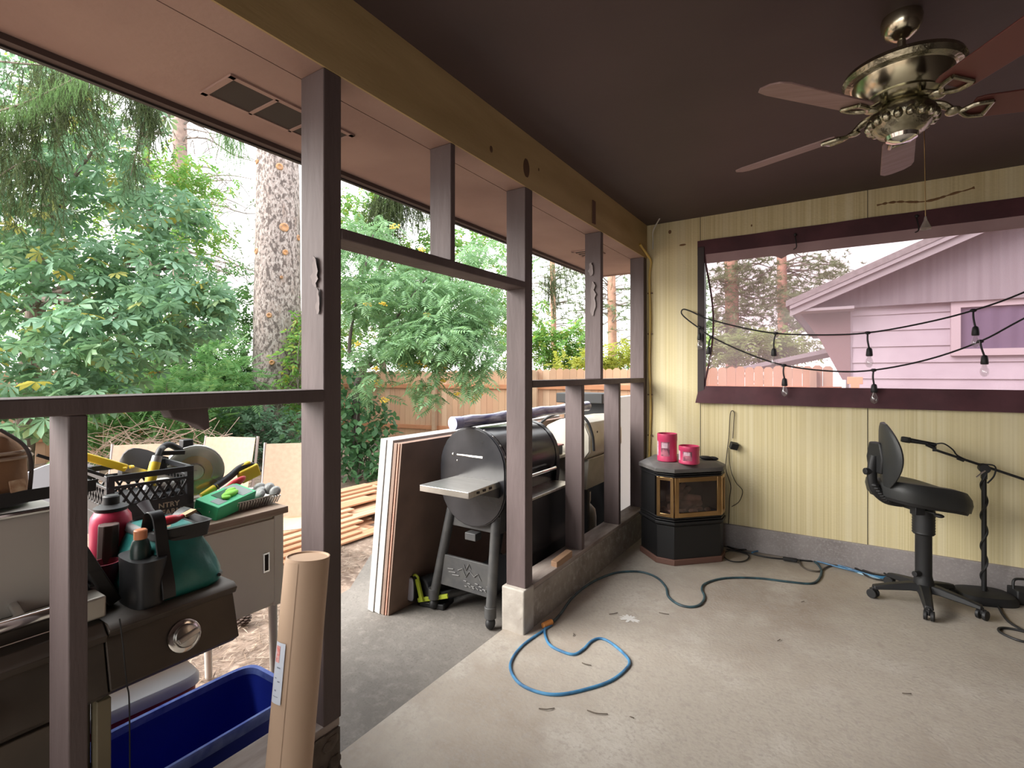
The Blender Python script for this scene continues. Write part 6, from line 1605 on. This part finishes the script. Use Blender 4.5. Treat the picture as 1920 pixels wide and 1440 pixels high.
# --- tall bright trees behind the rowan (upper gaps)
b = at(720, 700, 13); b.z = GRN
bt_ = tree('birch_tree', 'airy green tree rising behind the rowan tree', 'tree', b, [[b, at(715, 500, 13), at(705, 300, 13)]], [(0.10, 0.05)], m_bark)
bl = [blob(690, 420, 13, (0.8, 0.9, 0.8), 360), blob(800, 480, 13, (1.3, 1.0, 0.5), 320), blob(900, 470, 13.5, (1.0, 1.0, 0.6), 150), blob(760, 550, 13, (2.0, 1.0, 0.9), 620), blob(930, 570, 13, (1.2, 1.0, 0.9), 420), blob(660, 580, 13.8, (0.7, 0.8, 1.5), 360), blob(820, 620, 13.6, (2.0, .8, .8), 420)]
P = cloud(bl, 0.2, 5)
tv, tf = sprig()
scatter_mesh('foliage', tv, tf, local(P, b), rotmats(len(P), (-0.2, 0.6)), RNG.uniform(0.22, 0.34, len(P)), m_lime_leaf, bt_)

# --- shrubs
def shrub(name, label, base_uvt, bl, leaf, m_, size, tilt=(-0.2, 0.5), per=4, cl=0.15, cat='shrub', group=None, stems=True):
    b = at(*base_uvt); b.z = GRN
    t = thing(name, label, cat, b, 0, group)
    P = cloud(bl, cl, per)
    P[:, 2] = np.maximum(P[:, 2], GRN + 0.04)
    tv, tf = leaf
    scatter_mesh('foliage', tv, tf, local(P, b), rotmats(len(P), tilt), RNG.uniform(size[0], size[1], len(P)), m_, t)
    if stems:
        ends = [Vector(P[i]) - b for i in RNG.choice(len(P), 14)]
        obj('stem', branches(Vector((0, 0, 0)), ends, 0.02, 0.005, 0.2), m_twig, t)
    return t
SPR = sprig(); PAL = palmate(); SIM = simple_leaf(0.4)
shrub('broadleaf_shrub', 'dark broad leaved shrub under the rowan tree', (670, 880, 8.0), [blob(670, 800, 8.0, (0.55, 0.5, 0.5), 520), blob(690, 860, 7.7, (0.5, 0.4, 0.3), 300), blob(650, 730, 8.4, (0.3, 0.4, 0.4), 160), blob(600, 800, 8.2, (0.6, 0.5, 0.7), 300)], SIM, m_dk, (0.09, 0.15), (-0.5, 0.5), 4, 0.1)
shrub('leafy_shrub', 'grey green leafy shrub at the foot of the big pine', (540, 860, 9.6), [blob(480, 805, 9.6, (0.8, 0.5, 0.55), 300), blob(545, 830, 9.4, (0.7, 0.4, 0.4), 260), blob(430, 780, 10, (0.6, 0.5, 0.6), 220)], SPR, leaf_mat('grey_green_leaves', [(0.10, 0.20, 0.11), (0.15, 0.27, 0.16), (0.19, 0.31, 0.20)], 0.4), (0.16, 0.28))
shrub('fern_shrub', 'bright ferny shrub behind the left rail', (330, 840, 8.6), [blob(330, 770, 8.6, (1.0, 0.6, 0.6), 300), blob(230, 730, 8.8, (0.9, 0.6, 0.8), 260), blob(400, 720, 9.2, (0.7, 0.6, 0.9), 240), blob(180, 800, 8.4, (0.5, 0.5, 0.35), 140)], pinnate(8, 0.05), m_fern, (0.24, 0.42), (0.0, 0.6), 3, 0.15)
shrub('rose_shrub', 'dense mid green shrub left of the big pine trunk', (420, 800, 11.5), [blob(430, 640, 11.5, (1.0, 0.8, 1.0), 460), blob(455, 560, 11.8, (0.6, 0.7, 0.7), 200), blob(360, 690, 11.2, (1.0, 0.7, 0.8), 380), blob(440, 740, 11.2, (1.0, 0.6, 0.7), 400), blob(250, 690, 11.5, (1.3, .7, 1.0), 360)], SPR, leaf_mat('mid_green_leaves', [(0.09, 0.20, 0.07), (0.13, 0.27, 0.09), (0.17, 0.32, 0.12), (0.21, 0.35, 0.13)], 0.4), (0.2, 0.34))
shrub('fence_shrub', 'leafy shrub filling the gap by the big trunk', (585, 830, 10.5), [blob(590, 700, 10.8, (0.5, 0.6, 1.3), 460), blob(610, 620, 11, (0.5, 0.6, 0.8), 240)], SPR, m_lime_leaf, (0.2, 0.32))
shrub('yellow_bush', 'yellow green bush beyond the cedar fence', (1165, 690, 16), [blob(1160, 672, 16, (0.9, 0.6, 0.40), 260), blob(1080, 682, 16, (0.9, 0.6, 0.25), 150)], SPR, m_yb, (0.25, 0.38), per=4)
shrub('green_bush', 'green bushes beyond the fence at the end studs', (1060, 690, 18), [blob(1040, 655, 18, (1.0, 0.8, 0.8), 300), blob(1090, 650, 18, (0.7, 0.8, 0.9), 200), blob(980, 640, 18, (1.2, .8, 1.2), 300), blob(1190, 680, 19, (1.4, .8, .5), 160)], SPR, m_lime_leaf, (0.3, 0.45), per=4)
shrub('hedge_bush', 'pale green bush behind the fence, seen through the vinyl', (1450, 690, 13), [blob(1420, 655, 13.5, (1.1, 0.6, 0.4), 420), blob(1340, 660, 13.5, (0.9, 0.6, 0.5), 240), blob(1480, 660, 15.5, (0.9, 0.6, 0.4), 200)], SPR, leaf_mat('pale_green_leaves', [(0.28, 0.38, 0.12), (0.36, 0.46, 0.18), (0.24, 0.34, 0.12)], 0.5), (0.25, 0.4))

# --- far pines
def far_pine(label, u, v0, t, r, bl, ts, bark, group='distant pines', seed=0):
    b = at(u, v0, t); b.z = GRN
    p = tree('pine_tree', label, 'tree', b, [[b, at(u - 3, 560, t), at(u - 8, 300, t), at(u - 8, 100, t)]], [(r, r * 0.6)], bark, None)
    P = cloud(bl, 0.22, 5)
    tv, tf = needle_tuft(22)
    scatter_mesh('foliage', tv, tf, local(P, b), rotmats(len(P), (0, 1.0)), RNG.uniform(ts[0], ts[1], len(P)), m_pine, p)
    bm_ = MB()
    r_ = random.Random(seed)
    for k in range(40):
        c = Vector(P[r_.randrange(len(P))]) - b
        s = Vector(at(u - 4, r_.uniform(380, 620), t)) - b
        s.z = max(s.z, c.z - r_.uniform(-0.3, 0.8))
        s.z = c.z + r_.uniform(-0.4, 0.3)
        S = smooth_path([s, s.lerp(c, .5) + Vector((0, 0, r_.uniform(-.2, .3))), c], 3)
        bm_.tube(S, [0.03 - 0.02 * i / (len(S) - 1) for i in range(len(S))], 5)
    obj('branch', bm_, m_twig, p)
m_redbark = mat('reddish_bark', (0.48, 0.27, 0.19), 0.9, c2=(0.34, 0.19, 0.14), ns=6)
far_pine('reddish trunked pine between the last two studs', 1150, 700, 20, 0.20, [blob(1165, 600, 20, (0.9, 1.0, 1.2), 150), blob(1190, 540, 20, (0.9, 1.0, 0.8), 120), blob(1120, 560, 20, (0.5, .8, .8), 60), blob(1090, 560, 20, (0.5, 1.0, 1.4), 110)], (0.16, 0.26), m_redbark, seed=1)
far_pine('thin pine seen beside the door post', 1040, 700, 22, 0.14, [blob(1020, 560, 22, (0.8, 1, 1.6), 130), blob(1060, 520, 22, (1.0, 1.0, 0.8), 110), blob(1075, 600, 22, (0.8, 1, 0.8), 110)], (0.16, 0.26), m_redbark, seed=2)
far_pine('first pine from the left beyond the vinyl window', 1375, 700, 15, 0.22, [blob(1360, 560, 15, (0.9, 0.8, 1.3), 420), blob(1400, 520, 15, (0.9, 0.8, 0.8), 300), blob(1350, 620, 14.5, (0.8, .8, .6), 200), blob(1430, 590, 15, (0.8, 0.8, 0.9), 300)], (0.16, 0.26), m_redbark, seed=3)
far_pine('pine before the pale sky left of the neighbour roof', 1470, 700, 17, 0.18, [blob(1500, 520, 17, (1.2, 0.8, 0.8), 330), blob(1480, 580, 17, (1.0, 0.8, 0.9), 300), blob(1555, 510, 17.5, (0.6, 0.8, 0.5), 130), blob(1540, 600, 16, (0.7, .7, .8), 160)], (0.16, 0.26), m_redbark, seed=4)

# --- brush pile and litter
r_ = random.Random(21)
bp_ = MB()
for k in range(95):
    u = r_.uniform(170, 420); v = r_.uniform(805, 865)
    c = at(u, v, r_.uniform(6.3, 7.6))
    a = r_.uniform(0, 6.28); L = r_.uniform(0.3, 0.9)
    d = Vector((math.cos(a), math.sin(a), r_.uniform(-0.3, 0.9))) * L * 0.5
    bp_.tube(smooth_path([c - d, c + Vector((0, 0, r_.uniform(-.05, .1))), c + d], 3), r_.uniform(0.003, 0.008), 5)
for k in range(60):
    c = at(r_.uniform(180, 430), r_.uniform(850, 900), r_.uniform(6.2, 7.4)); c.z = GRN + r_.uniform(0, 0.3)
    a = r_.uniform(0, 6.28); L = r_.uniform(0.3, 0.9)
    d = Vector((math.cos(a), math.sin(a), r_.uniform(-0.1, 0.2))) * L * 0.5
    bp_.tube([c - d, c + d], r_.uniform(0.004, 0.013), 5)
one('brush_pile', bp_, mat('dry_sticks', (0.50, 0.38, 0.30), 0.9, c2=(0.34, 0.25, 0.20), ns=8), 'dry stick brush pile behind the milk crate', 'brush pile', kind='stuff')
nv = [(-0.5, 0, 0), (0, 0.03, 0.03), (0.5, 0, 0), (0, -0.03, 0.03)]
n = 9000
P = np.stack([RNG.uniform(-3.6, -0.35, n), RNG.uniform(0.3, 3.2, n), np.full(n, GZ - 0.006) + RNG.uniform(0, 0.015, n)], 1)
edge_ = np.where(P[:, 1] < 2.36, -0.10 - (P[:, 1] - 1.0) * 1.094, -1.62 - (P[:, 1] - 2.36) * 0.6)
P = P[~((P[:, 1] > 1.0) & (P[:, 0] > edge_))]
scatter_mesh('pine_needle_litter', nv, [(0, 1, 2, 3)], P, rotmats(len(P), (0, 0.12), None, 0.12), RNG.uniform(0.05, 0.13, len(P)), leaf_mat('dry_needles', [(0.22, 0.15, 0.10), (0.45, 0.33, 0.24), (0.12, 0.08, 0.055), (0.55, 0.44, 0.34), (0.15, 0.10, 0.07)], 0.1), None)
tag(bpy.data.objects['pine_needle_litter'], 'dry pine needle litter strewn over the dirt', 'needles', kind='stuff')
cn = onz(455, 1172, GZ)
pc = thing('pine_cone', 'open brown pine cone on the needle litter', 'pine cone', (cn.x, cn.y, GZ - 0.01))
cm_ = MB().ball((0, 0, 0.045), (0.03, 0.03, 0.045), 10, 8)
for k in range(60):
    t = k / 60; a = k * 2.4; r = 0.045 * math.sin(PI * (0.12 + 0.8 * t)); z = 0.01 + 0.08 * t
    d = Vector((math.cos(a), math.sin(a), 0.35))
    cm_.ball(Vector((0, 0, z)) + Vector((d.x * r, d.y * r, 0.004)), (0.014, 0.014, 0.005), 7, 5, Matrix(((math.cos(a), -math.sin(a), 0), (math.sin(a), math.cos(a), 0), (0, 0, 1))))
obj('cone_scales', cm_, mat('dark_cone', (0.10, 0.065, 0.05), 0.8), pc)
# debris on the porch floor
db_ = MB()
for (u, v, L, a) in ((1025, 1328, 0.07, .6), (1120, 1335, 0.09, .3), (1150, 1150, 0.06, .9), (1245, 1150, 0.06, .2), (1505, 1128, 0.03, 1), (1185, 1345, 0.02, 0), (1075, 1190, 0.03, 2), (1460, 1200, 0.03, 1.2), (1700, 1300, 0.04, .5), (1100, 1245, 0.05, .1)):
    c = onz(u, v, 0.004); d = Vector((math.cos(a), math.sin(a), 0)) * L * 0.5
    db_.tube(smooth_path([c - d, c + Vector((0.3 * d.y, -0.3 * d.x, 0.003)), c + d], 4), 0.0022, 5)
one('twig_debris', db_, mat('dark_twig', (0.11, 0.085, 0.065), 0.9), 'scattered dry twigs on the porch slab', 'twigs', kind='stuff')
